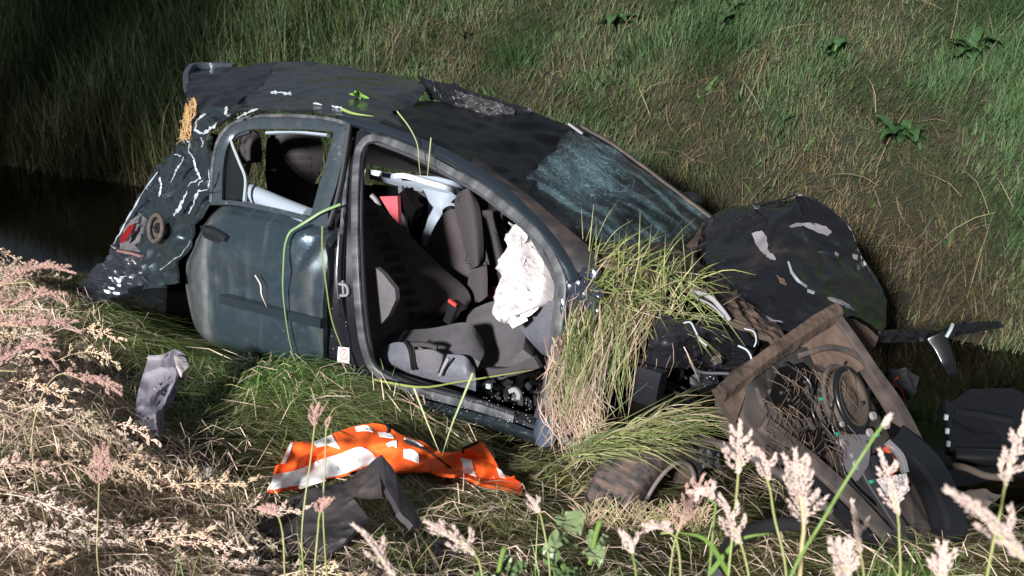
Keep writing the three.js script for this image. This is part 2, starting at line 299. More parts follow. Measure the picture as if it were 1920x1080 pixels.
class Sward {                                                          // grass blades collected into one mesh, each with its own colour
  constructor() { this.p = []; this.c = []; this.i = []; }
  row(x, y, z, wx, wy, wz, c) { this.p.push(x - wx, y - wy, z - wz, x + wx, y + wy, z + wz); this.c.push(c[0], c[1], c[2], c[0], c[1], c[2]); }
  close(base, S) { for (let k = 0; k < S; k++) { const i = base + k * 2; this.i.push(i, i + 1, i + 3, i, i + 3, i + 2); } }
  upright(x, y, z, az, len, lean, droop, w, S, c, tx = 0, tz = 0) {        // a standing, drooping blade
    const b = this.p.length / 3, dx = Math.cos(az), dz = Math.sin(az), wa = az + 1.57 + rr(-.6, .6), cx = Math.cos(wa), cz = Math.sin(wa); let px = x, py = y - .015, pz = z;
    for (let k = 0; k <= S; k++) { const t = k / S, ww = w * .5 * (1 - .93 * t * t); this.row(px, py, pz, cx * ww, 0, cz * ww, c); const th = Math.min(lean + droop * t * t, 2.1), st = len / S; px += (Math.sin(th) * dx + tx) * st; pz += (Math.sin(th) * dz + tz) * st; py += Math.cos(th) * st; }
    this.close(b, S);
  }
  lying(x, z, az, len, lift, h0, w, S, c, bend = 0) {                     // a blade lying over the ground
    const b = this.p.length / 3; let px = x, pz = z, a = az; const tw = rr(0, .8), ph = rr(.6, 1.4);
    for (let k = 0; k <= S; k++) { const t = k / S, ww = w * .5 * (1 - .9 * t * t); const y = H(px, pz) + h0 + lift * Math.sin(Math.min(t * ph, 1) * 3.0); this.row(px, y, pz, -Math.sin(a) * ww, ww * tw, Math.cos(a) * ww, c); px += Math.cos(a) * len / S; pz += Math.sin(a) * len / S; a += bend / S; }
    this.close(b, S);
  }
  build(name, label, category, m) {
    const g = new THREE.BufferGeometry(); g.setAttribute('position', new THREE.Float32BufferAttribute(this.p, 3)); g.setAttribute('color', new THREE.Float32BufferAttribute(this.c, 3)); g.setIndex(new THREE.BufferAttribute(new Uint32Array(this.i), 1)); g.computeVertexNormals();
    const o = mesh(name, g, m); return tag(o, label, category, null, 'stuff');
  }
}
const grassM = (rough = .7) => new THREE.MeshStandardMaterial({ color: 0xffffff, vertexColors: true, roughness: rough, side: THREE.DoubleSide });
const ribbon = (S, P, w, n, c) => { const cv = new THREE.CatmullRomCurve3(P, false, 'centripetal'), b = S.p.length / 3, f = V(rr(-.6, .6), rr(-.2, .2), 1).normalize(); for (let k = 0; k <= n; k++) { const t = k / n, p = cv.getPoint(t), tg = cv.getTangent(t), sd = tg.clone().cross(f).normalize().multiplyScalar(w * .5 * (1 - .85 * t ** 2)); S.row(p.x, p.y, p.z, sd.x, sd.y, sd.z, c); } S.close(b, n); };
// ---------------------------------------------------------------- the wrecked car
const MUD = [0.115, 0.072, 0.050], DUST = [0.105, 0.095, 0.075];
const M = {};
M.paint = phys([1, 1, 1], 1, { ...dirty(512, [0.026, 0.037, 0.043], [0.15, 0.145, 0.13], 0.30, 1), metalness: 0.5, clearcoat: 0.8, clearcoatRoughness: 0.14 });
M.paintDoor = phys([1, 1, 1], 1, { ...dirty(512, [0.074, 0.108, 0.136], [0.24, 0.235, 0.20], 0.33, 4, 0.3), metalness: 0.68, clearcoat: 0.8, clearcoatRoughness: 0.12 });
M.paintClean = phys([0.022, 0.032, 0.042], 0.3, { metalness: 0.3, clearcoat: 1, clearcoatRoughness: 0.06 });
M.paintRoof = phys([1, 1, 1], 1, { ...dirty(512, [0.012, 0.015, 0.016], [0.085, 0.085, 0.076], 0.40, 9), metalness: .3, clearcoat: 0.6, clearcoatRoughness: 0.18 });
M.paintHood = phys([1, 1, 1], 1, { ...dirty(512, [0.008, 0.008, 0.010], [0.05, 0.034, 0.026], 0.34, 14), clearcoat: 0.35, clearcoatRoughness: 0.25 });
M.mud = std([1, 1, 1], 0.9, { map: tex(512, (u, v) => { const f = clamp(0.55 + 1.5 * fbm(u * 7, v * 7, 4, 5)); return mix3([0.022, 0.015, 0.011], [0.105, 0.068, 0.049], f); }, true, [0.8, 0.8]), bumpMap: tex(256, (u, v) => { const f = 0.5 + fbm(u * 14, v * 14, 2, 4); return [f, f, f]; }, false, [0.8, 0.8]), bumpScale: 0.02 });
M.black = phys([0.009, 0.010, 0.012], 0.34, { clearcoat: 0.3, clearcoatRoughness: 0.2 });
M.blackGloss = phys([0.012, 0.012, 0.016], 0.2, { clearcoat: 1, clearcoatRoughness: 0.04 });
M.plastic = std([0.022, 0.021, 0.023], 0.55); M.shadedPlastic = phys([0.006, 0.006, 0.007], 0.3, { clearcoat: .5, clearcoatRoughness: .2 });  // second black has the shade on the ditch debris put into its colour
M.plasticDusty = std([1, 1, 1], 0.75, { map: tex(256, (u, v) => mix3([0.028, 0.025, 0.025], [0.115, 0.085, 0.07], clamp(0.45 + 1.5 * fbm(u * 9, v * 9, 5, 4))), true, [1.2, 1.2]) });
M.rubber = std([0.045, 0.047, 0.052], 0.5);
M.sealGrey = phys([1, 1, 1], 0.5, { map: tex(256, (u, v) => mix3([.030, .032, .036], [.12, .124, .13], clamp(.45 + 1.3 * fbm(u * 8, v * 3, 5, 4))), true, [3, 1]), clearcoat: 0.15, clearcoatRoughness: .3 });
M.frameGrey = phys([1, 1, 1], 1, { ...dirty(256, [0.070, 0.090, 0.106], [.16, .155, .14], 0.33, 21), metalness: 0.45, clearcoat: 0.3, clearcoatRoughness: 0.3 });
M.bare = std([0.40, 0.45, 0.47], 0.4, { metalness: 0.3 });
M.primer = std([0.24, 0.225, 0.24], 0.6);
const weave = tex(256, (u, v) => { const f = 0.75 + 0.5 * fbm(u * 60, v * 60, 3, 2); return [f, f, f]; }, false, [2, 2]);
const cloth = (a, k) => tex(512, (u, v) => { const f = clamp(.86 + .5 * fbm(u * 5, v * 5, k, 4) + .35 * nz(u * 110, v * 110, k)); return [a[0] * f, a[1] * f, a[2] * f]; }, true, [1.5, 1.5]);
M.seat = std([1, 1, 1], 0.95, { map: cloth([0.092, 0.074, 0.076], 3), bumpMap: weave, bumpScale: 0.004 });
M.seatRib = std([0.036, 0.027, 0.026], 0.95, { bumpMap: weave, bumpScale: 0.004 });
M.seatDark = std([0.045, 0.039, 0.041], 0.9, { bumpMap: weave, bumpScale: 0.003 });
M.trimGrey = std([1, 1, 1], 0.55, { map: cloth([.155, .16, .185], 8) });
M.trimMid = std([1, 1, 1], 0.65, { map: cloth([.12, .113, .122], 12) });
M.trimLight = std([0.30, 0.345, 0.40], 0.5);
M.carpet = std([0.10, 0.092, 0.088], 0.95, { bumpMap: weave, bumpScale: 0.006 });
M.fabricBlack = phys([0.004, 0.0035, 0.0035], 1, { specularIntensity: 0.15 });
M.red = std([0.55, 0.04, 0.035], 0.5);
M.redCloth = std([0.50, 0.085, 0.10], 0.9);
M.rust = std([0.20, 0.10, 0.05], 0.9);

const car = new THREE.Group(); car.name = numbered('wrecked_car'); car.position.copy(carO); car.quaternion.copy(carQ); scene.add(car);
tag(car, 'crushed dark hatchback lying in the ditch with its front door torn off', 'car');
const part = (name, g, m, parent = car) => mesh(name, g, m, parent);
const carGuide = V(0, 0, 1), sideN = (p) => V(0, p.y > 0.95 ? 0.45 : 0, 1).normalize();
const sidePts = (px, off = 0) => px.map((p) => onSide(p[0], p[1], off));

// --- rear door
const doorRows = [
  [[386, 381], [440, 384], [500, 396], [560, 409], [613, 425]],
  [[357, 440], [420, 447], [480, 455], [540, 464], [613, 474]],
  [[330, 512], [400, 525], [470, 535], [540, 546], [607, 556]],
  [[337, 580], [405, 590], [470, 600], [540, 610], [604, 620]],
  [[354, 634], [410, 648], [470, 662], [540, 672], [602, 678]],
  [[378, 660], [430, 680], [490, 697], [550, 711], [605, 713]],
];
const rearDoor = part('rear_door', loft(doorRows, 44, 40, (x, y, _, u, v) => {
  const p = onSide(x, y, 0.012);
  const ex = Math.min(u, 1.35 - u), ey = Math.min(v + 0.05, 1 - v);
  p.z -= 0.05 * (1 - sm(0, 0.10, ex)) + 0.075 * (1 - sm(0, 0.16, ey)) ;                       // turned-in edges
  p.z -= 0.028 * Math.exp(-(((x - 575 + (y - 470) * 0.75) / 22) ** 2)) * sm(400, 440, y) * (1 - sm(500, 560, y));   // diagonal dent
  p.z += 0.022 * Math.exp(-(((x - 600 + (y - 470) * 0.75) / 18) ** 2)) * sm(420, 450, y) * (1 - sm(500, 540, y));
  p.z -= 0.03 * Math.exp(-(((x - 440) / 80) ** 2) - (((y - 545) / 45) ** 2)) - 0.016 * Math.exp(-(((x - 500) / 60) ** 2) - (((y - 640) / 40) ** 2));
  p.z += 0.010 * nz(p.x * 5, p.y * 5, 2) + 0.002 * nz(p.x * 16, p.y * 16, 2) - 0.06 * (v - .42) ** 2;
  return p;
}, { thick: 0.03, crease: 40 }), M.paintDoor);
part('side_moulding', sweep(sidePts([[418, 560], [470, 573], [530, 588], [606, 606]], 0.014), 0.045, 0.04, carGuide), phys([.03, .045, .055], .3, { metalness: .5, clearcoat: 1, clearcoatRoughness: .12 }), rearDoor);
{
  const h = part('door_handle', sweep(sidePts([[384, 430], [398, 434], [412, 440], [424, 448]], 0.03), 0.028, 0.022, carGuide, { n: 14 }), M.paint, rearDoor);
  part('handle_recess', patch([[378, 424], [398, 422], [420, 434], [428, 450], [410, 456], [386, 446]], (x, y) => onSide(x, y, 0.008), 0.012), M.black, rearDoor);
}
const wf = part('window_frame', loft([
  [[396, 380], [399, 310], [410, 262], [428, 238], [465, 221], [520, 217], [580, 219], [630, 226], [657, 236]],
  [[416, 378], [418, 318], [426, 275], [440, 254], [470, 243], [520, 242], [575, 243], [618, 247], [640, 250]]], 50, 4,
  (x, y, _, u, v) => { const p = onSide(x, y, 0.012); p.z += 0.014 * Math.sin(v * Math.PI); return p; }, { thick: 0.03, flip: 0 }), M.frameGrey, rearDoor);
part('frame_edge', sweep(sidePts([[396, 380], [399, 310], [410, 262], [428, 238], [465, 221], [520, 217], [580, 219], [630, 226], [657, 236]], 0.022), 0.016, 0.012, sideN, { n: 60 }), M.sealGrey, rearDoor);
part('window_pillar', loft([[[627, 243], [657, 234]], [[612, 300], [642, 300]], [[597, 350], [630, 350]], [[583, 400], [616, 395]], [[576, 416], [614, 428]]], 5, 24, (x, y, _, u) => { const p = onSide(x, y, 0.014); p.z += 0.012 * Math.sin(u * Math.PI); return p; }, { thick: 0.03 }), M.frameGrey, rearDoor);
part('frame_seal', sweep(sidePts([[656, 238], [650, 280], [640, 340], [628, 390], [616, 424]], 0.02), 0.015, 0.02, sideN, { n: 30 }), M.rubber, rearDoor);
part('window_divider', sweep(sidePts([[427, 242], [438, 275], [450, 305], [461, 335], [459, 378]], 0.0), 0.014, 0.016, sideN, { n: 30 }), M.bare, rearDoor);
part('window_seal', sweep(sidePts([[417, 376], [420, 318], [428, 278], [442, 258], [470, 247]], -0.012), 0.016, 0.02, sideN, { n: 40 }), M.rubber, rearDoor);
part('sill_seal', sweep(sidePts([[392, 380], [440, 381], [500, 392], [560, 406], [612, 421]], 0.006), 0.022, 0.016, sideN, { n: 40 }), M.frameGrey, rearDoor);
part('quarter_glass', patch([[419, 374], [421, 318], [429, 280], [436, 270], [448, 304], [457, 338], [456, 376]], (x, y) => onSide(x, y, -0.02), 0.004), phys([0.05, 0.06, 0.065], 0.08, { transmission: 0.75, ior: 1.5 }), rearDoor);
// --- centre pillar, sticker, striker
part('centre_pillar', loft([
  [[650, 236], [675, 246]], [[634, 320], [662, 330]], [[618, 400], [658, 410]], [[612, 470], [655, 480]], [[606, 560], [655, 570]], [[603, 640], [662, 640]], [[602, 716], [692, 716]], [[640, 722], [714, 738]]], 8, 40,
  (x, y, _, u) => { const p = onSide(x, y, -0.03); p.z -= 0.035 * Math.sin(u * Math.PI) - 0.02 * sm(.8, 1, u); return p; }, { thick: 0.05 }), M.blackGloss);
part('pillar_edge', sweep(sidePts([[650, 330], [644, 420], [638, 500], [640, 560], [652, 620], [664, 680], [690, 735]], -0.014), 0.02, 0.02, carGuide, { n: 50 }), M.blackGloss);
part('pillar_trim', sweep(sidePts([[656, 262], [650, 330], [645, 395], [641, 440]], -0.008), 0.02, 0.016, sideN, { n: 40 }), M.sealGrey);
part('door_striker', join([sweep(sidePts([[636, 532], [650, 536], [652, 552], [638, 554]], -0.004), 0.012, 0.012, carGuide, { n: 16 }), patch([[634, 526], [646, 526], [648, 556], [636, 560]], (x, y) => onSide(x, y, -0.02), 0.01)]), M.primer);
{
  const st = tex(128, (u, v) => { const dx = u - .5, dy = v - .55, r = Math.hypot(dx, dy); const edge = u < .04 || u > .96 || v < .04 || v > .96; if (r < .36 && r > .28) return [.75, .12, .14]; if (Math.abs(dx - dy * .5) < .035 && r < .28) return [.75, .2, .2]; if (r < .2 && Math.abs(dy) < .12) return [.72, .45, .42]; return edge ? [.6, .6, .6] : [.78, .76, .74]; }, true);
  const c = [[634, 650], [655, 652], [655, 682], [632, 679]].map((p) => onSide(p[0], p[1], 0.002));
  const g = new THREE.BufferGeometry(); g.setAttribute('position', new THREE.Float32BufferAttribute(c.flatMap((p) => [p.x, p.y, p.z]), 3)); g.setAttribute('uv', new THREE.Float32BufferAttribute([0, 1, 1, 1, 1, 0, 0, 0], 2)); g.setIndex([0, 3, 2, 0, 2, 1]); g.computeVertexNormals();
  part('airbag_sticker', g, std([1, 1, 1], 0.5, { map: st }));
}
// --- front doorway: seal, rail, sill
const sealPx = [[965, 786], [900, 764], [800, 738], [735, 714], [700, 690], [684, 650], [674, 580], [668, 480], [667, 380], [670, 310], [676, 278], [690, 262], [712, 260], [745, 272], [792, 292], [842, 320], [896, 350], [944, 386], [988, 422], [1022, 458], [1044, 496], [1056, 530], [1050, 600], [1042, 670], [1030, 740], [1016, 790]];
part('door_seal', sweep(sidePts(sealPx, -0.02), 0.035, 0.026, sideN, { n: 190 }), M.sealGrey);
part('seal_lip', sweep(sidePts(sealPx.map(([x, y]) => [x + (x < 690 ? 9 : x > 1000 ? -9 : 0), y + (y > 680 ? -8 : y < 500 && x > 690 ? 9 : 0)]), -0.04), 0.024, 0.02, sideN, { n: 190 }), M.rubber);
part('roof_rail', loft([
  [[640, 216], [700, 228], [760, 248], [830, 276], [880, 303], [944, 345], [992, 390], [1030, 430], [1070, 486], [1086, 520]],
  [[650, 232], [690, 248], [750, 266], [800, 286], [850, 313], [905, 347], [955, 385], [1000, 424], [1040, 470], [1068, 530]]], 60, 5,
  (x, y, _, u, v) => { const p = onSide(x, y, 0.0); p.z += 0.028 * Math.sin(v * Math.PI) + 0.006 * nz(u * 14, v); return p; }, { thick: 0.03 }), M.paintClean);
part('front_pillar', loft([
  [[880, 296], [940, 340], [985, 372], [1040, 420], [1090, 462], [1116, 490]],
  [[884, 304], [944, 348], [992, 392], [1030, 432], [1062, 478], [1084, 512]]], 40, 4, (x, y, _, u, v) => { const p = onSide(x, y, 0.0); p.z -= 0.05 * (1 - v) ** 2; return p; }, { thick: 0.02 }), std([1, 1, 1], .7, { map: tex(256, (u, v) => mix3([.016, .015, .016], [.07, .05, .042], clamp(.25 + 1.6 * fbm(u * 9, v * 9, 15, 4))), true, [1.2, 1.2]) }));
part('sill', loft([
  [[600, 706], [660, 718], [700, 728], [770, 742], [850, 762], [930, 782], [1000, 806], [1030, 818]],
  [[600, 722], [660, 737], [720, 747], [790, 765], [860, 786], [925, 806], [975, 824], [1010, 838]]], 60, 6,
  (x, y, _, u, v) => { const p = onSide(x, y, 0.0); p.z += 0.03 * Math.sin((v * .9 + .1) * Math.PI) + 0.006 * nz(u * 30, v * 3); return p; }, { thick: 0.06 }), M.paint);
part('sill_tread', loft([
  [[730, 694], [800, 716], [870, 738], [940, 760], [1000, 780]],
  [[736, 712], [800, 735], [880, 757], [950, 780], [1010, 800]]], 40, 4, (x, y, _, u, v) => { const p = onSide(x, y, -0.03 - 0.07 * (1 - v)); return p; }, { thick: 0.03 }), M.plastic);
part('front_post', loft([
  [[1048, 500], [1100, 500]], [[1046, 600], [1090, 590]], [[1030, 700], [1075, 690]], [[1010, 800], [1050, 800]], [[1000, 822], [1038, 832]]], 8, 30,
  (x, y, _, u) => { const p = onSide(x, y, -0.03); p.z += 0.02 * Math.sin(u * 6) + 0.014 * nz(p.x * 12, p.y * 12); return p; }, { thick: 0.05 }), M.paint);
part('post_foot', loft([[[1008, 780], [1042, 786]], [[1000, 812], [1040, 824]], [[1004, 832], [1036, 836]]], 8, 8, (x, y, _, u) => { const p = onSide(x, y, 0.02); p.z += 0.03 * Math.sin(u * 3.1); return p; }, { thick: 0.02 }), phys([0.12, 0.16, 0.22], 0.25, { metalness: .4, clearcoat: 1, clearcoatRoughness: .1 }));

// --- roof: buckled skin with an upright fold at the rear
const RZ = (x, y, z) => onZ(x, y, z);
{
  const v = [RZ(410, 232, .60), RZ(446, 208, .60), RZ(520, 205, .61), RZ(600, 207, .60), RZ(660, 220, .60), RZ(712, 234, .57), RZ(770, 255, .53), RZ(830, 277, .53),   // 0-7 near rail
    RZ(440, 196, .42), RZ(476, 172, .25), RZ(500, 146, .0), RZ(521, 112, -.38),                                                                                     // 8-11 fold
    RZ(560, 186, .40), RZ(610, 176, .30), RZ(680, 200, .36), RZ(735, 208, .22), RZ(572, 150, -.02), RZ(660, 152, -.08), RZ(742, 172, -.08),                      // 12-18 middle
    RZ(600, 117, -.5), RZ(700, 133, -.56), RZ(786, 152, -.56), RZ(800, 166, -.42), RZ(770, 205, -.05)];                                                           // 19-23
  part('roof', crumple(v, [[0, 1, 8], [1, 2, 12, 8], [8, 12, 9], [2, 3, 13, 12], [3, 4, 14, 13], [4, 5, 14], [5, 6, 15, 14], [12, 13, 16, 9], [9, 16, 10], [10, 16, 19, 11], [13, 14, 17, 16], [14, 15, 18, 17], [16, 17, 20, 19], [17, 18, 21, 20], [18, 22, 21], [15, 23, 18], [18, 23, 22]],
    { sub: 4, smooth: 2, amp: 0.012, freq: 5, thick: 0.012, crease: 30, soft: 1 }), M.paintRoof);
  const w = [RZ(521, 112, -.38), RZ(500, 146, .0), RZ(476, 172, .25), RZ(440, 196, .42), RZ(410, 232, .60), RZ(384, 210, .48), RZ(372, 180, .3), RZ(398, 152, .0), RZ(452, 128, -.25), RZ(352, 160, .1), RZ(356, 130, -.2), RZ(396, 127, -.3), RZ(346, 205, .35)];
  part('rear_roof_panel', crumple(w, [[0, 8, 1], [1, 8, 7], [1, 7, 2], [2, 7, 6], [2, 6, 3], [3, 6, 5], [3, 5, 4], [7, 11, 10], [7, 8, 11], [7, 10, 9], [7, 9, 6], [6, 9, 12], [6, 12, 5]], { sub: 4, smooth: 1, amp: 0.02, freq: 6, thick: 0.012, crease: 30, soft: 1, k: 3 }), M.black);
  part('spoiler_edge', sweep([RZ(350, 165, .1), RZ(352, 140, -.1), RZ(366, 127, -.22), RZ(398, 126, -.3), RZ(440, 128, -.3)], 0.035, 0.05, V(0, 1, .3), { n: 26 }), M.frameGrey);
  part('far_roof_rail', crumple([RZ(786, 150, -.58), RZ(862, 168, -.58), RZ(930, 190, -.58), RZ(1000, 212, -.56), RZ(996, 222, -.52), RZ(960, 226, -.48), RZ(905, 212, -.48), RZ(850, 196, -.46), RZ(806, 186, -.44)], [[0, 1, 7, 8], [1, 2, 6, 7], [2, 3, 4, 5], [2, 5, 6]], { sub: 4, amp: 0.012, freq: 14, thick: 0.02, crease: 25 }), M.black);
  part('rail_bracket', crumple([RZ(856, 172, -.5), RZ(930, 192, -.5), RZ(968, 208, -.5), RZ(958, 228, -.47), RZ(905, 214, -.46), RZ(854, 200, -.45)], [[0, 1, 4, 5], [1, 2, 3, 4]], { sub: 4, amp: 0.008, freq: 22, thick: 0.01 }), M.plastic);
  // torn headliner sagging across the open roof
  const hl = [RZ(712, 232, .52), RZ(780, 262, .5), RZ(850, 294, .5), RZ(930, 340, .52), RZ(985, 374, .55), RZ(720, 205, .1), RZ(800, 225, .1), RZ(880, 262, .08), RZ(960, 310, .1), RZ(1010, 330, .12), RZ(760, 190, -.4), RZ(840, 198, -.45), RZ(920, 214, -.5), RZ(1000, 216, -.55), RZ(1078, 240, -.55), RZ(1040, 285, -.2)];
  part('headliner', crumple(hl, [[0, 5, 6, 1], [1, 6, 7, 2], [2, 7, 8, 3], [3, 8, 9, 4], [5, 10, 11, 6], [6, 11, 12, 7], [7, 12, 13, 8], [8, 13, 15, 9], [13, 14, 15]], { sub: 4, smooth: 1, amp: 0.02, freq: 5, soft: 1, thick: 0.008, k: 5 }), phys([.003, .003, .0035], .3, { specularIntensity: .5 }));
}
// --- windscreen, cracked
{
  const a = onZ(945, 350, .50), b = onZ(1085, 242, -.54), c = onZ(1328, 410, -.70), n = b.clone().sub(a).cross(c.clone().sub(a)).normalize();
  const wpt = (x, y, off = 0) => onPl(x, y, a, n).addScaledVector(n, off * Math.sign(n.y));
  const cr = [], ev = (k, x, y, q) => { k; };
  reseed(5);
  for (let i = 0; i < 70; i++) { const x0 = rnd(), y0 = rnd(), a0 = rr(-0.35, 0.5) + (rnd() < .3 ? 1.3 : 0); cr.push([x0, y0, Math.cos(a0), Math.sin(a0), rr(.05, .35), rr(.3, 1)]); }
  const crack = (u, v) => { let m = 0; const wx = u + 0.03 * nz(u * 9, v * 9, 1), wy = v + 0.03 * nz(u * 9, v * 9, 5); for (const k of cr) { const dx = wx - k[0], dy = wy - k[1], t = dx * k[2] + dy * k[3]; if (t < 0 || t > k[4]) continue; const d = Math.abs(dx * k[3] - dy * k[2]); if (d < 0.0045) m = Math.max(m, k[5] * (1 - d / 0.0045)); } return m; };
  const wr = (u, v) => [u + .06 * nz(u * 4, v * 4, 2), v + .06 * nz(u * 4, v * 4, 9)];
  const web = (u, v) => { const [a, b] = wr(u, v); const c1 = Math.abs(nz(a * 26, b * 40, 3)), c2 = Math.abs(nz(a * 60, b * 80, 7)), c3 = Math.abs(nz(a * 11, b * 22, 12)); return clamp(1 - c1 / .06) * .7 + clamp(1 - c2 / .08) * .5 + clamp(1 - c3 / .03) * .8; };
  const haze = (u, v) => { const [a, b] = wr(u, v); const bands = clamp(nz(a * 3.5, b * 15, 3) * 1.5 + .12), core = Math.exp(-(((u - .26) / .16) ** 2) - (((v - .42) / .3) ** 2)); return clamp(.18 + bands * .75 + core * .8 + fbm(u * 9, v * 12, 4, 3) * .7 - .25 * sm(.75, 1, u)); };
  const map = tex(1024, (u, v) => { const hz = haze(u, v), m = web(u, v) * clamp(hz * 1.5), dst = clamp(0.15 + 1.8 * fbm(u * 4, v * 4, 20, 4)); let c = mix3([0.006, 0.010, 0.012], [0.06, 0.125, 0.14], clamp(hz * hz * 1.2) * sm(.05, .14, u)); c = mix3(c, [0.075, 0.068, 0.05], 0.4 * dst); return mix3(c, [0.36, 0.50, 0.54], clamp(m * .85 + crack(u, v) * .3) * sm(.05, .12, u)); }, true);
  const al = tex(512, (u, v) => { const f = clamp(0.55 + 0.45 * haze(u, v)); return [f, f, f]; }, false);
  map.wrapS = map.wrapT = al.wrapS = al.wrapT = THREE.ClampToEdgeWrapping;
  const rows = [[[1076, 242], [1100, 246], [1140, 272], [1180, 300], [1250, 352], [1330, 410]], [[1020, 300], [1080, 330], [1140, 366], [1200, 402], [1250, 430], [1300, 440]], [[962, 368], [1000, 392], [1050, 428], [1100, 462], [1180, 470], [1270, 462]]];
  const g = loft(rows, 40, 24, (x0, y0, _, u, v) => { const q = (1 - u) ** 3, x = x0 + q * 12 * nz(v * 9, 3), y = y0 + q * 10 * nz(v * 12, 8), p = wpt(x, y); p.addScaledVector(n, Math.sign(n.y) * (0.03 * Math.sin(u * 3.1) * Math.sin(v * 3.1) - 0.035 * Math.exp(-(((u - .35) / .18) ** 2) - (((v - .45) / .25) ** 2)) + 0.01 * nz(u * 9, v * 9))); return p; }, { thick: 0.005 });
  const uvA = g.attributes.uv, pA = g.attributes.position, e1 = c.clone().sub(b), e2 = a.clone().sub(b);
  for (let i = 0; i < uvA.count; i++) { const d = V(pA.getX(i), pA.getY(i), pA.getZ(i)).sub(b); const l1 = e1.lengthSq(), l2 = e2.lengthSq(), l12 = e1.dot(e2), d1 = d.dot(e1), d2 = d.dot(e2), dt = l1 * l2 - l12 * l12; uvA.setXY(i, clamp((d1 * l2 - d2 * l12) / dt * .85 + .07), clamp((d2 * l1 - d1 * l12) / dt * .8 + .1)); }
  const ws = part('windscreen', g, phys([1, 1, 1], 0.4, { map, alphaMap: al, transparent: true, clearcoat: 0.25, clearcoatRoughness: 0.3 }));
  part('windscreen_edge', sweep([wpt(1088, 240, .012), wpt(1140, 270, .012), wpt(1200, 312, .012), wpt(1260, 358, .012), wpt(1332, 412, .012)], 0.022, 0.014, n, { n: 40 }), M.plasticDusty, ws);
  part('far_pillar', sweep([wpt(1080, 236, -.03), wpt(1150, 270, -.03), wpt(1220, 322, -.03), wpt(1300, 378, -.03), wpt(1340, 410, -.03)], 0.07, 0.05, n, { n: 40 }), M.black);
  part('far_mirror', put(new THREE.SphereGeometry(0.06, 16, 12), onZ(1293, 376, -.86), null, V(1, .75, .8)), M.black);
  part('visor_clip', put(box(.09, .01, .02), wpt(1077, 246, .015), new THREE.Quaternion().setFromAxisAngle(V(0, 0, 1), -.5)), M.primer);
}
// --- bonnet: torn up and folded, with flaked patches
const hoodV = {
  tl: RZ(1318, 416, -.62), t1: RZ(1350, 393, -.66), t2: RZ(1412, 384, -.66), t3: RZ(1465, 375, -.60), t4: RZ(1492, 366, -.55), t5: RZ(1512, 367, -.56), t6: RZ(1556, 395, -.62), t7: RZ(1595, 430, -.66), t8: RZ(1608, 470, -.66), t9: RZ(1634, 512, -.64), ta: RZ(1656, 556, -.58), tb: RZ(1658, 606, -.46), tc: RZ(1648, 622, -.30),
  r1: RZ(1426, 402, -.42), r2: RZ(1474, 430, -.22), r3: RZ(1478, 490, -.02), r4: RZ(1500, 534, .06), r5: RZ(1545, 570, .02), r6: RZ(1600, 590, -.1),
  h1: RZ(1530, 430, -.48), h2: RZ(1560, 490, -.40), h3: RZ(1610, 545, -.36),
  l1: RZ(1300, 460, -.40), l2: RZ(1330, 500, -.05), l3: RZ(1380, 560, .22), l4: RZ(1440, 612, .36), l5: RZ(1520, 618, .22), c1: RZ(1400, 470, -.22), c2: RZ(1440, 545, .10),
};
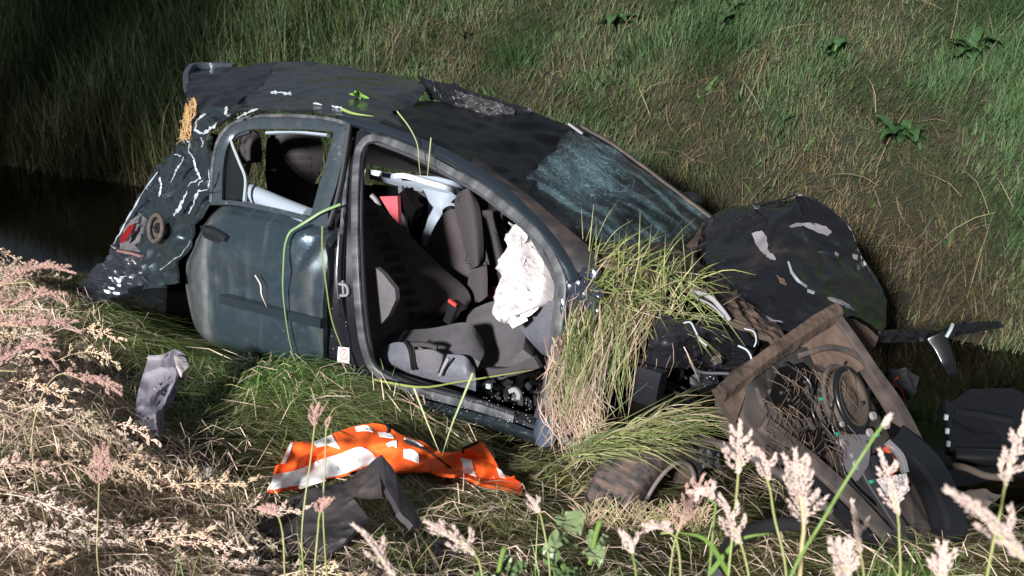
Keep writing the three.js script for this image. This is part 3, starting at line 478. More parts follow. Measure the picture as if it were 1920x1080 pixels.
{
  const k = Object.keys(hoodV), v = Object.values(hoodV), f = (...a) => a.map((x) => k.indexOf(x));
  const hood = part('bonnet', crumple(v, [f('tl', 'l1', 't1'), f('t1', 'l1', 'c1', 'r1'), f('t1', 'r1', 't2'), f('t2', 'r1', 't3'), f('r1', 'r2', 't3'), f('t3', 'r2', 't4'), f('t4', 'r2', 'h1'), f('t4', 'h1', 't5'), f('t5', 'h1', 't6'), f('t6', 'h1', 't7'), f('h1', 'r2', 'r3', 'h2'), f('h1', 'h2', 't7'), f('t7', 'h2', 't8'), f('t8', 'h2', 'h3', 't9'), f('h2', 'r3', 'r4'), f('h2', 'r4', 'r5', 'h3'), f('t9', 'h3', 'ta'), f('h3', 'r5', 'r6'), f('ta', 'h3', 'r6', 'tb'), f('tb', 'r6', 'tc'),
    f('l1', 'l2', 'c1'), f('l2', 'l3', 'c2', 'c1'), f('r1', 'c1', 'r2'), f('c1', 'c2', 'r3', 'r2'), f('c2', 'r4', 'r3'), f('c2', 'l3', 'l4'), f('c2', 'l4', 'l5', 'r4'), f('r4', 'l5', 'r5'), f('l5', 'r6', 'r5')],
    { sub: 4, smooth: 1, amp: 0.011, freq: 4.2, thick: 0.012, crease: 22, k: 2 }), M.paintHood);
  part('torn_lip', sweep([hoodV.t2, hoodV.t3, hoodV.t4, hoodV.t5, hoodV.t6, hoodV.t7, hoodV.t8, hoodV.t9, hoodV.ta, hoodV.tb, hoodV.tc], .014, .02, V(0, 0, 1), { n: 90, taper: (t) => .5 + 1.2 * Math.abs(nz(t * 30, 4)) }), M.black, hood);
  // flaked paint: thin scabs lying on the sheet
  const look = sheetLookup(hood.geometry), onHood = (x, y, off = 0.004) => look(x, y, off) || RZ(x, y, -.2);
  const flake = (pts, m = M.primer) => { const g = patch(pts, (x, y) => onHood(x, y), 0, { sub: 3 }), p = g.attributes.position; for (let i = 0; i < p.count; i++) { const e = pixelOf(V(p.getX(i), p.getY(i), p.getZ(i))), h = look(e[0], e[1], 0.004); if (h) p.setXYZ(i, h.x, h.y, h.z); } g.computeVertexNormals(); part('bare_patch', g, m, hood); };
  const jag = (pts, a, s) => { reseed(s); const o = []; for (let i = 0; i < pts.length; i++) { const p = pts[i], q = pts[(i + 1) % pts.length]; for (let t = 0; t < 4; t++) o.push([lerp(p[0], q[0], t / 4) + rr(-a, a), lerp(p[1], q[1], t / 4) + rr(-a, a)]); } return o; };
  flake(jag([[1409, 436], [1428, 432], [1438, 446], [1440, 470], [1432, 478], [1420, 462]], 1.6, 1));
  flake(jag([[1436, 468], [1452, 478], [1455, 488], [1444, 486], [1434, 476]], 1.6, 2));
  flake(jag([[1478, 424], [1496, 418], [1526, 418], [1548, 424], [1560, 436], [1550, 442], [1530, 434], [1506, 424], [1482, 428]], 1.4, 3));
  flake([[1476, 490], [1480, 490], [1486, 508], [1498, 524], [1514, 536], [1512, 540], [1494, 528], [1482, 512]], M.bare);
  flake(jag([[1514, 542], [1528, 546], [1526, 552], [1514, 548]], 1, 4), M.bare);
  flake(jag([[1550, 556], [1574, 562], [1592, 570], [1604, 584], [1588, 577], [1570, 568], [1552, 562]], 1.2, 6));
  flake(jag([[1598, 476], [1609, 478], [1607, 488], [1600, 484]], 1, 7)); flake(jag([[1566, 472], [1573, 476], [1571, 482], [1565, 478]], .8, 8));
  flake(jag([[1455, 515], [1470, 524], [1476, 536], [1464, 530]], 1.5, 9), M.mud); flake(jag([[1412, 385], [1424, 386], [1424, 391], [1414, 392]], 1, 10));
  flake(jag([[1398, 572], [1430, 590], [1470, 606], [1440, 604], [1404, 586]], 2, 12), M.primer);
}
// --- muddy cowl, wing top and folded under-panel
part('cowl', crumple([RZ(1082, 432, .45), RZ(1130, 452, .40), RZ(1200, 456, .2), RZ(1286, 452, -.45), RZ(1322, 412, -.64), RZ(1112, 492, .72), RZ(1170, 500, .70), RZ(1240, 510, .60), RZ(1306, 545, .62), RZ(1300, 478, -.1), RZ(1340, 520, .08)], [[0, 5, 6, 1], [1, 6, 7, 2], [2, 7, 9, 3], [3, 9, 4], [7, 8, 10, 9]], { sub: 4, smooth: 1, amp: .02, freq: 8, soft: 1, thick: .02 }), M.mud);
part('bonnet_edge', crumple([RZ(1286, 520, .60), RZ(1306, 548, .64), RZ(1360, 585, .62), RZ(1430, 632, .58), RZ(1490, 640, .5), RZ(1450, 606, .38), RZ(1386, 556, .26), RZ(1330, 498, .0), RZ(1372, 566, .5), RZ(1420, 600, .46)], [[0, 1, 2, 8], [2, 3, 9, 8], [3, 4, 5, 9], [0, 8, 6, 7], [8, 9, 5, 6]], { sub: 4, amp: .014, freq: 9, thick: .02, crease: 26 }), M.mud);
part('wing_edge', join([sweep([RZ(1298, 546, .66), RZ(1330, 556, .68), RZ(1352, 578, .68), RZ(1368, 600, .67)], .016, .010, V(0, 0, 1), { n: 20 }), sweep([RZ(1306, 558, .69), RZ(1334, 572, .70), RZ(1358, 594, .69)], .007, .01, V(0, 0, 1), { n: 16 })]), M.primer);
part('front_panel', crumple([RZ(1536, 590, .15), RZ(1600, 596, -.1), RZ(1648, 632, -.2), RZ(1640, 650, -.14), RZ(1606, 680, .0), RZ(1580, 690, .06), RZ(1560, 650, .15), RZ(1600, 640, -.02)], [[0, 6, 7, 1], [1, 7, 2], [2, 7, 3], [3, 7, 4], [7, 6, 5, 4]], { sub: 4, smooth: 1, amp: .012, freq: 8, soft: 1, thick: .02 }), M.mud);
// --- crushed front wing of glossy black sheet
{
  const P = { a: RZ(1226, 580, 0.72), b: RZ(1258, 594, 0.75), c: RZ(1300, 598, 0.57), d: RZ(1340, 590, 0.58), e: RZ(1400, 604, 0.48), f: RZ(1428, 636, 0.42), g: RZ(1222, 636, 0.84), h: RZ(1268, 628, 0.84), i: RZ(1326, 652, 0.60), j: RZ(1344, 622, 0.70), k: RZ(1396, 640, 0.60), l: RZ(1410, 672, 0.52), m: RZ(1216, 690, 0.82), n: RZ(1262, 690, 0.74), o: RZ(1320, 690, 0.48), p: RZ(1370, 664, 0.48), q: RZ(1404, 690, 0.44), r: RZ(1336, 720, 0.38) };
  const k = Object.keys(P), f = (...a) => a.map((x) => k.indexOf(x));
  part('front_wing', crumple(Object.values(P), [f('a', 'g', 'h', 'b'), f('b', 'h', 'j', 'c'), f('c', 'j', 'd'), f('d', 'j', 'k', 'e'), f('e', 'k', 'f'), f('f', 'k', 'l'), f('g', 'm', 'n', 'h'), f('h', 'n', 'i'), f('h', 'i', 'j'), f('j', 'i', 'p', 'k'), f('k', 'p', 'l'), f('n', 'o', 'i'), f('i', 'o', 'p'), f('p', 'q', 'l'), f('o', 'r', 'q', 'p')], { sub: 4, smooth: 2, amp: .012, freq: 8, thick: .012, crease: 26 }), M.blackGloss);
  const cr = (pts, z, w) => part('crease_line', sweep(pts.map((p) => RZ(p[0], p[1], z)), w, .006, V(0, 0, 1), { n: pts.length * 5 }), M.bare);
  cr([[1264, 600], [1278, 606], [1294, 604], [1304, 620], [1312, 636], [1326, 648]], .74, .006); cr([[1384, 648], [1400, 656], [1408, 668], [1410, 682]], .64, .007); cr([[1396, 616], [1414, 622], [1418, 640], [1414, 650]], .62, .005);
  part('wing_liner', crumple([RZ(1080, 560, .68), RZ(1226, 570, .58), RZ(1300, 600, .40), RZ(1430, 650, .30), RZ(1400, 720, .30), RZ(1320, 750, .40), RZ(1200, 780, .55), RZ(1080, 800, .68), RZ(1200, 680, .50)], [[0, 7, 8], [0, 8, 1], [1, 8, 2], [2, 8, 5, 4], [2, 4, 3], [8, 7, 6], [8, 6, 5]], { sub: 3, amp: .03, freq: 5, thick: .02 }), M.fabricBlack);
  part('wing_corner', crumple([RZ(1068, 505, .80), RZ(1112, 500, .78), RZ(1110, 512, .82), RZ(1120, 560, .86), RZ(1090, 620, .86), RZ(1068, 600, .84), RZ(1130, 640, .84), RZ(1090, 700, .84), RZ(1062, 690, .84)], [[0, 5, 3, 1], [1, 3, 2], [5, 4, 3], [3, 4, 6], [5, 8, 7, 4], [4, 7, 6]], { sub: 4, amp: .022, freq: 11, thick: .012, crease: 24 }), phys([.05, .06, .085], .2, { metalness: .5, clearcoat: 1, clearcoatRoughness: .06 }));
  reseed(63);
  for (let i = 0; i < 9; i++) { const x = rr(1180, 1400), y = rr(640, 740), z = rr(.30, .62), s1 = rr(14, 34); part('torn_sheet', crumple([RZ(x, y, z), RZ(x + s1, y - rr(2, 16), z - .03), RZ(x + s1 * 1.3, y + s1 * .7, z), RZ(x + s1 * .3, y + s1, z + .03)], [[0, 3, 2, 1]], { sub: 4, amp: .016, freq: 16, thick: .006, crease: 24, k: i }), [M.plastic, M.blackGloss, M.mud, M.plasticDusty][i % 4]); }
  for (let i = 0; i < 10; i++) { const x = rr(1170, 1380), y = rr(630, 740), z = rr(.4, .7); part('engine_hose', sweep([RZ(x, y, z), RZ(x + rr(-30, 50), y + rr(-30, 20), z + .04), RZ(x + rr(-20, 80), y + rr(-20, 50), z), RZ(x + rr(-10, 100), y + rr(10, 70), z - .05)], rr(.008, .022), rr(.008, .022), V(0, .2, 1), { n: 24, round: 8 }), [M.black, M.rubber, M.plasticDusty][i % 3]); }
  part('indicator_stub', sweep([RZ(1196, 716, .86), RZ(1240, 730, .86)], .07, .13, V(0, 1, 0), { n: 10 }), M.blackGloss);
}
// --- rear quarter, crushed, with paint cracked off along the creases
{
  const Q = { a: RZ(438, 212, .56), b: RZ(404, 238, .58), c: RZ(372, 190, .40), d: RZ(350, 186, .30), e: RZ(344, 250, .36), f: RZ(388, 262, .60), g: RZ(352, 300, .46), h: RZ(404, 300, .68), i: RZ(318, 290, .28), j: RZ(296, 322, .34), k: RZ(330, 350, .58), l: RZ(366, 330, .66), m: RZ(398, 350, .74), n: RZ(392, 382, .79), o: RZ(360, 400, .80), p: RZ(320, 405, .70), q: RZ(275, 390, .52), r: RZ(350, 452, .83), s: RZ(332, 510, .84), t: RZ(318, 455, .76), u: RZ(262, 470, .72), v: RZ(268, 545, .76), w: RZ(336, 530, .86), x: RZ(244, 440, .55) };
  const k = Object.keys(Q), f = (...a) => a.map((x) => k.indexOf(x));
  part('rear_quarter', crumple(Object.values(Q), [f('a', 'c', 'b'), f('b', 'c', 'e'), f('c', 'd', 'e'), f('b', 'e', 'f'), f('f', 'e', 'g'), f('f', 'g', 'h'), f('e', 'i', 'g'), f('i', 'j', 'g'), f('g', 'j', 'k'), f('g', 'k', 'l'), f('g', 'l', 'h'), f('h', 'l', 'm'), f('l', 'o', 'n', 'm'), f('l', 'k', 'o'), f('k', 'p', 'o'), f('k', 'j', 'q', 'p'), f('o', 'p', 't', 'r'), f('p', 'q', 'x', 'u'), f('p', 'u', 't'), f('t', 'u', 'v', 's'), f('r', 't', 's'), f('s', 'v', 'w'), f('n', 'o', 'r')], { sub: 4, smooth: 1, amp: .022, freq: 6, thick: .012, crease: 24 }), phys([.040, .058, .066], .26, { metalness: .65, clearcoat: .9, clearcoatRoughness: .1 }));
  reseed(9);
  const line = (pts, z, w) => { const P = []; for (let i = 0; i < pts.length; i++) { const a = pts[i], b = pts[i + 1]; P.push(a); if (b) for (const t of [.3, .65]) P.push([lerp(a[0], b[0], t) + rr(-1.6, 1.6), lerp(a[1], b[1], t) + rr(-1.6, 1.6)]); } part('crease_line', sweep(P.map((p) => RZ(p[0], p[1], z + .03)), w * .72, .006, V(rr(-.4, .4), rr(-.4, .4), 1).normalize(), { n: P.length * 3, taper: (t) => (.25 + 1.9 * Math.abs(nz(t * 7, w * 99, pts[0][0]))) * (1 - .7 * Math.abs(t - .5) ** 2 * 2) }), M.bare); };
  line([[364, 243], [372, 247], [382, 251], [392, 243], [403, 236], [405, 230]], .66, .022); line([[366, 240], [370, 224], [378, 218], [386, 214]], .64, .018);
  line([[350, 262], [356, 270], [353, 282], [360, 292], [365, 302], [370, 318], [375, 332], [367, 340], [356, 344], [352, 350]], .74, .018); line([[363, 300], [370, 322], [376, 336]], .75, .026);
  line([[376, 258], [381, 266], [377, 276]], .69, .012); line([[391, 318], [393, 340], [390, 354]], .77, .012); line([[389, 356], [372, 358], [366, 372], [362, 386], [354, 400]], .82, .022); line([[350, 358], [344, 376], [332, 396], [326, 404]], .80, .022); line([[380, 338], [372, 348]], .78, .016);
  line([[344, 294], [330, 320], [320, 342]], .62, .018); line([[340, 292], [328, 290]], .6, .01); line([[425, 200], [421, 214]], .52, .03); line([[444, 222], [464, 212], [484, 204]], .64, .020); line([[508, 174], [528, 173], [546, 175]], .46, .022); line([[588, 194], [604, 197]], .48, .016); line([[622, 198], [636, 201], [646, 207]], .48, .014);
  line([[300, 332], [302, 350], [298, 368]], .56, .02); line([[296, 322], [262, 370], [238, 412], [224, 440], [212, 458]], .46, .012); line([[356, 452], [340, 478], [300, 506]], .86, .008);
  // filler neck in a torn round opening
  const fc = RZ(292, 428, .78), fq = new THREE.Quaternion().setFromUnitVectors(V(0, 0, 1), V(-.25, .15, 1).normalize());
  const filler = part('fuel_filler', put(new THREE.TorusGeometry(.058, .011, 10, 40), fc, fq, V(1, 1.05, 1)), M.plasticDusty);
  part('filler_bowl', put(new THREE.LatheGeometry([[.0, -.05], [.03, -.05], [.032, -.03], [.048, -.025], [.056, 0]].map((p) => new THREE.Vector2(p[0], p[1])), 36).rotateX(Math.PI / 2), fc, fq), M.plasticDusty, filler);
  part('filler_cap', put(join([new THREE.CylinderGeometry(.024, .026, .02, 24).rotateX(Math.PI / 2), put(box(.03, .008, .014), V(0, 0, .014))]), fc.clone().add(V(0, 0, -.015)), fq), M.black, filler);
  // tail lamp, broken
  const lamp = part('tail_lamp', crumple([RZ(262, 398, .50), RZ(274, 410, .60), RZ(268, 440, .66), RZ(262, 474, .68), RZ(224, 466, .60), RZ(232, 430, .50), RZ(250, 440, .6)], [[0, 5, 6], [0, 6, 1], [1, 6, 2], [2, 6, 3], [3, 6, 4], [4, 6, 5]], { sub: 3, amp: .008, freq: 14, thick: .03 }), M.trimMid);
  part('red_lens', patch([[246, 424], [258, 418], [252, 436], [240, 452], [230, 456], [234, 440]], (x, y) => RZ(x, y, .66), .02, { sub: 2, amp: .004, freq: 20 }), phys([.16, .006, .008], .12, { clearcoat: 1 }), lamp);
  part('lens_rim', sweep([RZ(222, 470, .68), RZ(244, 474, .72), RZ(266, 480, .74)], .012, .02, V(0, 0, 1), { n: 10 }), std([.22, .12, .11], .4), lamp);
  part('tailgate', crumple([RZ(296, 322, .30), RZ(310, 300, .05), RZ(330, 280, -.1), RZ(262, 372, .36), RZ(238, 412, .38), RZ(216, 456, .40), RZ(270, 386, .48), RZ(300, 345, .46), RZ(246, 440, .52), RZ(212, 470, .44)], [[0, 3, 6, 7], [0, 1, 3], [1, 2, 3], [3, 4, 6], [4, 5, 8, 6], [5, 9, 8]], { sub: 4, amp: .022, freq: 9, thick: .02, crease: 24 }), M.paintClean);
  part('rear_bumper', crumple([RZ(212, 462, .5), RZ(262, 474, .66), RZ(272, 500, .74), RZ(268, 530, .76), RZ(216, 556, .74), RZ(148, 586, .62), RZ(136, 572, .5), RZ(146, 536, .5), RZ(186, 500, .5), RZ(214, 510, .66), RZ(170, 548, .62), RZ(238, 500, .68)], [[0, 9, 11, 1], [1, 11, 2], [2, 11, 3], [11, 9, 4, 3], [9, 10, 4], [10, 5, 4], [10, 6, 5], [10, 7, 6], [9, 8, 7, 10], [0, 8, 9]], { sub: 4, amp: .024, freq: 9, thick: .025, crease: 26 }), phys([.02, .022, .03], .35, { clearcoat: .6, clearcoatRoughness: .2 }));
  part('rear_lining', crumple([RZ(330, 260, .1), RZ(400, 250, .4), RZ(400, 380, .6), RZ(340, 520, .7), RZ(280, 520, .6), RZ(250, 450, .4), RZ(300, 340, .2)], [[0, 6, 1], [1, 6, 2], [2, 6, 5], [2, 5, 3], [3, 5, 4]], { sub: 2, amp: .02, thick: .02 }), M.fabricBlack);
}
// --- flat pieces draped on a sheet of the car
function drape(name, geo, pts, m, parent, off = 0.003, sub = 3) { const look = sheetLookup(geo), g = patch(pts, (x, y) => look(x, y, off) || RZ(x, y, .4), 0, { sub }), p = g.attributes.position; for (let i = 0; i < p.count; i++) { const e = pixelOf(V(p.getX(i), p.getY(i), p.getZ(i))), h = look(e[0], e[1], off); if (h) p.setXYZ(i, h.x, h.y, h.z); } g.computeVertexNormals(); return part(name, g, m, parent); }
// --- inside: floor, far side, bulkhead, seats, airbag
{
  const qd = (pts, m, name, parent, sub = 2) => part(name, crumple(pts.map((p) => V(...p)), [[0, 1, 2, 3]], { sub, thick: .02, amp: .006, freq: 4, soft: 1 }), m, parent);
  qd([[-1.4, .24, -.74], [-1.4, .24, .74], [1.0, .24, .74], [1.0, .24, -.74]], M.carpet, 'floor');
  qd([[-1.4, .2, -.76], [1.1, .2, -.76], [1.1, .92, -.76], [-1.4, .95, -.76]], M.seatDark, 'far_door_trim');
  qd([[-1.4, .3, -.76], [-1.4, .3, .60], [-1.4, .95, .55], [-1.4, .95, -.72]], M.fabricBlack, 'rear_bulkhead');
  qd([[.98, .2, -.76], [.98, .2, .72], [1.0, .86, .70], [1.0, .92, -.72]], M.seatDark, 'front_bulkhead');
  // far roof edge and pillar trims, pale grey
  const rail = part('far_rail_trim', loft([[[690, 318], [740, 326], [800, 330], [850, 334], [884, 350]], [[694, 336], [735, 346], [790, 360], [850, 372], [892, 388]]], 24, 6, (x, y, _, u, v) => RZ(x, y, -.60 - .06 * v + .02 * Math.sin(v * 3.1)), { thick: .02 }), M.trimLight);
  part('grab_handle', sweep([RZ(742, 330, -.53), RZ(760, 330, -.50), RZ(810, 344, -.48), RZ(850, 356, -.50), RZ(858, 362, -.53)], .03, .025, V(0, 0, 1), { n: 30 }), std([.75, .8, .84], .35), rail);
  part('roof_lamp', patch([[698, 318], [718, 321], [714, 330], [700, 327]], (x, y) => RZ(x, y, -.5), .02), std([.8, .82, .84], .3), rail);
  part('centre_trim', loft([[[788, 352], [860, 366]], [[800, 372], [842, 384]], [[803, 400], [838, 405]], [[798, 425], [830, 420]], [[792, 440], [818, 440]], [[792, 460], [812, 468]]], 8, 26, (x, y, _, u) => RZ(x, y, -.64 + .03 * Math.sin(u * 3.1)), { thick: .02 }), M.trimLight);
  part('trim_flare', loft([[[838, 378], [860, 384]], [[830, 405], [848, 412]], [[824, 418], [846, 411]]], 6, 10, (x, y, _, u) => RZ(x, y, -.63 + .02 * Math.sin(u * 3.1)), { thick: .015 }), M.trimLight);
  part('front_trim', patch([[880, 348], [894, 358], [894, 384], [886, 372]], (x, y) => RZ(x, y, -.6), .02), M.trimLight);
  part('far_window', patch([[700, 345], [745, 350], [756, 345], [790, 368], [798, 390], [790, 455], [770, 450], [700, 400]], (x, y) => RZ(x, y, -.72), .006), phys([.004, .005, .005], .1, {}));
  part('window_jamb', patch([[750, 350], [757, 348], [764, 420], [770, 448], [760, 440]], (x, y) => RZ(x, y, -.6), .02), M.trimMid);
  part('red_panel', patch([[718, 368], [751, 367], [754, 428], [742, 408]], (x, y) => RZ(x, y, -.45), .03), M.redCloth);
  part('far_visor', sweep([RZ(758, 360, -.5), RZ(770, 385, -.5), RZ(784, 400, -.5)], .07, .1, V(1, 0, .3), { n: 12 }), M.fabricBlack);
  part('curtain_edge', sweep([RZ(697, 366, .12), RZ(706, 376, .12), RZ(712, 388, .12)], .02, .02, V(0, 0, 1), { n: 12 }), M.primer);
  part('headlining', loft([[[672, 272], [760, 282], [840, 325], [900, 360]], [[686, 306], [740, 318], [800, 326], [870, 345]]], 20, 8, (x, y, _, u, v) => RZ(x, y, lerp(.5, -.45, v)), { thick: .01 }), M.seatDark);
  // near front seat: reclined backrest with ribbed side, cushion with its side cover
  const seatF = part('front_seat', loft([[[668, 372], [690, 374], [714, 378], [722, 392]], [[668, 430], [700, 430], [740, 430], [768, 440]], [[672, 500], [720, 490], [780, 480], [828, 500]], [[676, 560], [730, 540], [800, 540], [880, 550]], [[684, 600], [740, 585], [800, 580], [880, 575]], [[700, 640], [740, 622], [790, 600], [850, 590]]], 24, 34, (x, y, _, u, v) => { const p = RZ(x, y, lerp(.60, .02, u) + .02 * nz(u * 4, v * 4)); p.z += .07 * Math.sin(u * Math.PI) - .05 * Math.exp(-(((u - .42) / .09) ** 2)); return p; }, { thick: .10 }), M.seat);
  for (let k = 0; k < 10; k++) { const t = k / 9, x = lerp(685, 768, t), y = lerp(400, 592, t), w = lerp(24, 30, t); drape('seat_rib', seatF.geometry, [[x - 2, y - 5], [x + w * .5, y - 8], [x + w, y - 8], [x + w + 3, y + 4], [x + w * .5, y + 5], [x + 1, y + 8]], M.seatRib, seatF); }
  part('seat_side_panel', patch([[712, 500], [726, 512], [748, 540], [750, 560], [736, 590], [722, 606], [716, 570]], (x, y) => RZ(x, y, .66), .03, { sub: 2 }), M.trimMid, seatF);
  const cush = part('seat_cushion', loft([[[716, 636], [770, 622], [830, 606], [880, 612], [904, 640]], [[714, 648], [770, 640], [830, 632], [876, 640], [908, 664]], [[722, 672], [770, 664], [820, 662], [866, 668], [900, 682]]], 30, 12, (x, y, _, u, v) => { const p = RZ(x, y, .40 + .18 * v); p.y += .015 * Math.sin(u * 9); return p; }, { thick: .09 }), M.trimMid);
  part('side_cover', loft([[[718, 652], [740, 642], [766, 644], [800, 656], [840, 664], [872, 668], [890, 690]], [[722, 678], [750, 680], [790, 688], [840, 694], [870, 698], [892, 712]], [[738, 694], [770, 704], [810, 712], [850, 722], [880, 730], [892, 734]]], 30, 12, (x, y, _, u, v) => RZ(x, y, .64 + .03 * Math.sin(v * 3.1) - .03 * sm(.85, 1, u)), { thick: .04 }), M.trimGrey, cush);
  part('pocket', loft([[[778, 656], [810, 656], [830, 666]], [[780, 676], [806, 680], [826, 686]], [[784, 690], [806, 696], [820, 700]]], 10, 8, (x, y) => RZ(x, y, .685), { thick: .012 }), M.trimMid, cush);
  part('seat_lever', sweep([RZ(762, 640, .69), RZ(770, 655, .70), RZ(774, 680, .70), RZ(776, 692, .69)], .018, .02, V(0, 0, 1), { n: 14 }), M.black, cush);
  part('seat_lever', sweep([RZ(826, 704, .69), RZ(832, 690, .70), RZ(842, 672, .70)], .012, .016, V(0, 0, 1), { n: 12 }), M.primer, cush);
  part('seat_hinge', sweep([RZ(766, 646, .68), RZ(800, 646, .67), RZ(820, 652, .66)], .02, .02, V(0, 0, 1), { n: 10 }), M.seatDark, cush);
  // far front seat behind it
  part('far_seat', loft([[[830, 400], [850, 392], [872, 400]], [[812, 430], [850, 425], [884, 440]], [[796, 480], [850, 470], [894, 480]], [[800, 540], [850, 530], [900, 520]], [[820, 575], [860, 570], [910, 560]]], 16, 20, (x, y, _, u) => RZ(x, y, -.12 - .1 * u + .04 * Math.sin(u * 3.1)), { thick: .1 }), M.seat);
  part('far_headrest', loft([[[858, 362], [876, 354], [888, 362]], [[852, 380], [874, 372], [898, 384]], [[862, 430], [882, 426], [906, 440]], [[874, 480], [890, 474], [906, 482]], [[882, 506], [892, 500], [904, 492]]], 12, 20, (x, y, _, u) => RZ(x, y, -.02 + .05 * Math.sin(u * 3.1)), { thick: .08, crease: 60 }), M.seatDark);
  part('far_bolster', loft([[[904, 395], [930, 398], [948, 420]], [[912, 450], [934, 450], [950, 458]], [[906, 510], [930, 510], [950, 500]], [[900, 560], [930, 548], [950, 540]]], 12, 16, (x, y, _, u) => RZ(x, y, -.5 + .04 * Math.sin(u * 3.1)), { thick: .04 }), M.seatDark);
  part('far_door_pocket', sweep([RZ(924, 398, -.46), RZ(930, 430, -.46), RZ(944, 440, -.46), RZ(950, 430, -.46)], .018, .016, V(0, 0, 1), { n: 20 }), M.trimMid);
  part('seat_wedge', loft([[[880, 512], [898, 500], [912, 490]], [[876, 540], [900, 530], [914, 520]], [[880, 570], [900, 566], [914, 555]]], 8, 10, (x, y, _, u) => RZ(x, y, -.04 + .02 * Math.sin(u * 3)), { thick: .06 }), M.seatDark);
  part('buckle', join([sweep([RZ(842, 604, .20), RZ(850, 585, .20), RZ(858, 568, .20)], .05, .05, V(0, 0, 1), { n: 8 })]), M.black);
  part('buckle_button', sweep([RZ(842, 563, .245), RZ(856, 573, .245)], .018, .014, V(0, 0, 1), { n: 6 }), M.red);
  part('red_cloth', crumple([RZ(914, 552, -.3), RZ(940, 530, -.35), RZ(948, 545, -.3), RZ(936, 562, -.25), RZ(904, 562, -.25)], [[0, 4, 3], [0, 3, 2, 1]], { sub: 3, amp: .02, freq: 12, thick: .01 }), M.red);
  part('floor_tunnel', loft([[[880, 582], [920, 566], [950, 560]], [[874, 606], [930, 590], [975, 600]], [[880, 640], [940, 630], [985, 630]], [[900, 690], [940, 690], [980, 655]]], 16, 16, (x, y, _, u, v) => RZ(x, y, lerp(.05, .42, v)), { thick: .06 }), M.trimMid);
  part('dashboard', loft([[[955, 580], [1000, 570], [1050, 560]], [[965, 600], [1010, 592], [1050, 590]], [[985, 630], [1020, 640], [1044, 650]], [[1016, 664], [1030, 670], [1040, 676]]], 14, 14, (x, y, _, u, v) => RZ(x, y, lerp(.38, .62, u)), { thick: .08 }), M.trimGrey);
  part('glove_flap', loft([[[900, 690], [950, 690], [1000, 668]], [[905, 708], [955, 706], [1012, 690]]], 10, 5, (x, y) => RZ(x, y, .5), { thick: .03 }), M.seatDark);
  part('foot_well', crumple([RZ(890, 700, .3), RZ(1010, 670, .3), RZ(1020, 770, .55), RZ(920, 752, .6)], [[0, 3, 2, 1]], { sub: 4, amp: .03, freq: 9, thick: .02 }), M.fabricBlack);
  const deb = []; reseed(41); for (let i = 0; i < 26; i++) { const p = RZ(rr(915, 1010), rr(712, 772), .56 + rr(0, .06)); deb.push(put(box(rr(.01, .05), rr(.005, .012), rr(.01, .03)), p, new THREE.Quaternion().setFromEuler(new THREE.Euler(rr(0, 3), rr(0, 3), rr(0, 3))))); }
  const junk = part('floor_rubbish', join(deb), M.plastic); junk.userData.kind = 'stuff';
  part('white_clip', sweep([RZ(956, 734, .66), RZ(966, 730, .66), RZ(974, 740, .66), RZ(972, 748, .66)], .02, .02, V(0, 0, 1), { n: 12 }), M.primer);
  part('white_clip', put(box(.022, .02, .015), RZ(917, 724, .66)), M.bare);
  // rear seat and parcel roller seen through the rear window
  const rearS = part('rear_seat', loft([[[500, 262], [520, 246], [600, 250]], [[498, 300], [540, 300], [606, 300]], [[500, 350], [540, 350], [590, 350]], [[520, 410], [550, 410], [590, 410]]], 16, 20, (x, y, _, u) => RZ(x, y, .22 - .2 * u + .05 * Math.sin(u * 3.1)), { thick: .1 }), M.seatDark);
  for (let k = 0; k < 7; k++) drape('seat_rib', rearS.geometry, [[516, 296 + k * 15], [550, 292 + k * 15], [584, 292 + k * 15], [584, 299 + k * 15], [550, 300 + k * 15], [516, 304 + k * 15]], M.seatRib, rearS);
  part('rear_headrest', loft([[[452, 262], [468, 246], [488, 252]], [[446, 290], [468, 288], [492, 290]], [[452, 308], [470, 306], [490, 300]]], 10, 10, (x, y, _, u) => RZ(x, y, .36 + .05 * Math.sin(u * 3.1)), { thick: .07, crease: 60 }), M.seatDark);
  part('belt_guide', patch([[436, 300], [452, 318], [466, 312], [474, 300], [466, 330], [448, 345]], (x, y) => RZ(x, y, .42), .03), M.trimMid);
  part('roller_cover', sweep([onSide(428, 346, -.10), onSide(470, 362, -.10), onSide(530, 388, -.08), onSide(580, 408, -.06)], .085, .085, V(0, 0, 1), { n: 30, round: 14 }), M.trimLight);
  part('roof_lining_edge', sweep([onSide(500, 250, -.06), onSide(550, 248, -.06), onSide(615, 254, -.05)], .012, .02, sideN, { n: 14 }), M.trimLight);
  // airbag hanging out of the dashboard
  const bag = loft([[[962, 424], [972, 419], [984, 424]], [[956, 436], [990, 432], [1006, 446]], [[962, 462], [1000, 460], [1026, 474]], [[946, 486], [1000, 490], [1040, 510]], [[943, 520], [1000, 525], [1043, 545]], [[938, 556], [990, 562], [1040, 566]], [[934, 584], [975, 590], [1010, 578]], [[946, 600], [958, 606], [968, 600]]], 34, 44, (x, y, _, u, v) => { const p = RZ(x, y, .50); const q = Math.sin(clamp(u) * Math.PI) ** .6 * Math.sin(clamp(v) * Math.PI) ** .6; p.z += .14 * q + .034 * (1 - 3 * Math.abs(nz(u * 3 + v, v * 5, 3))) + .010 * (1 - 3 * Math.abs(nz(u * 8, v * 9, 6))); return p; }, { thick: .03, crease: 70 });
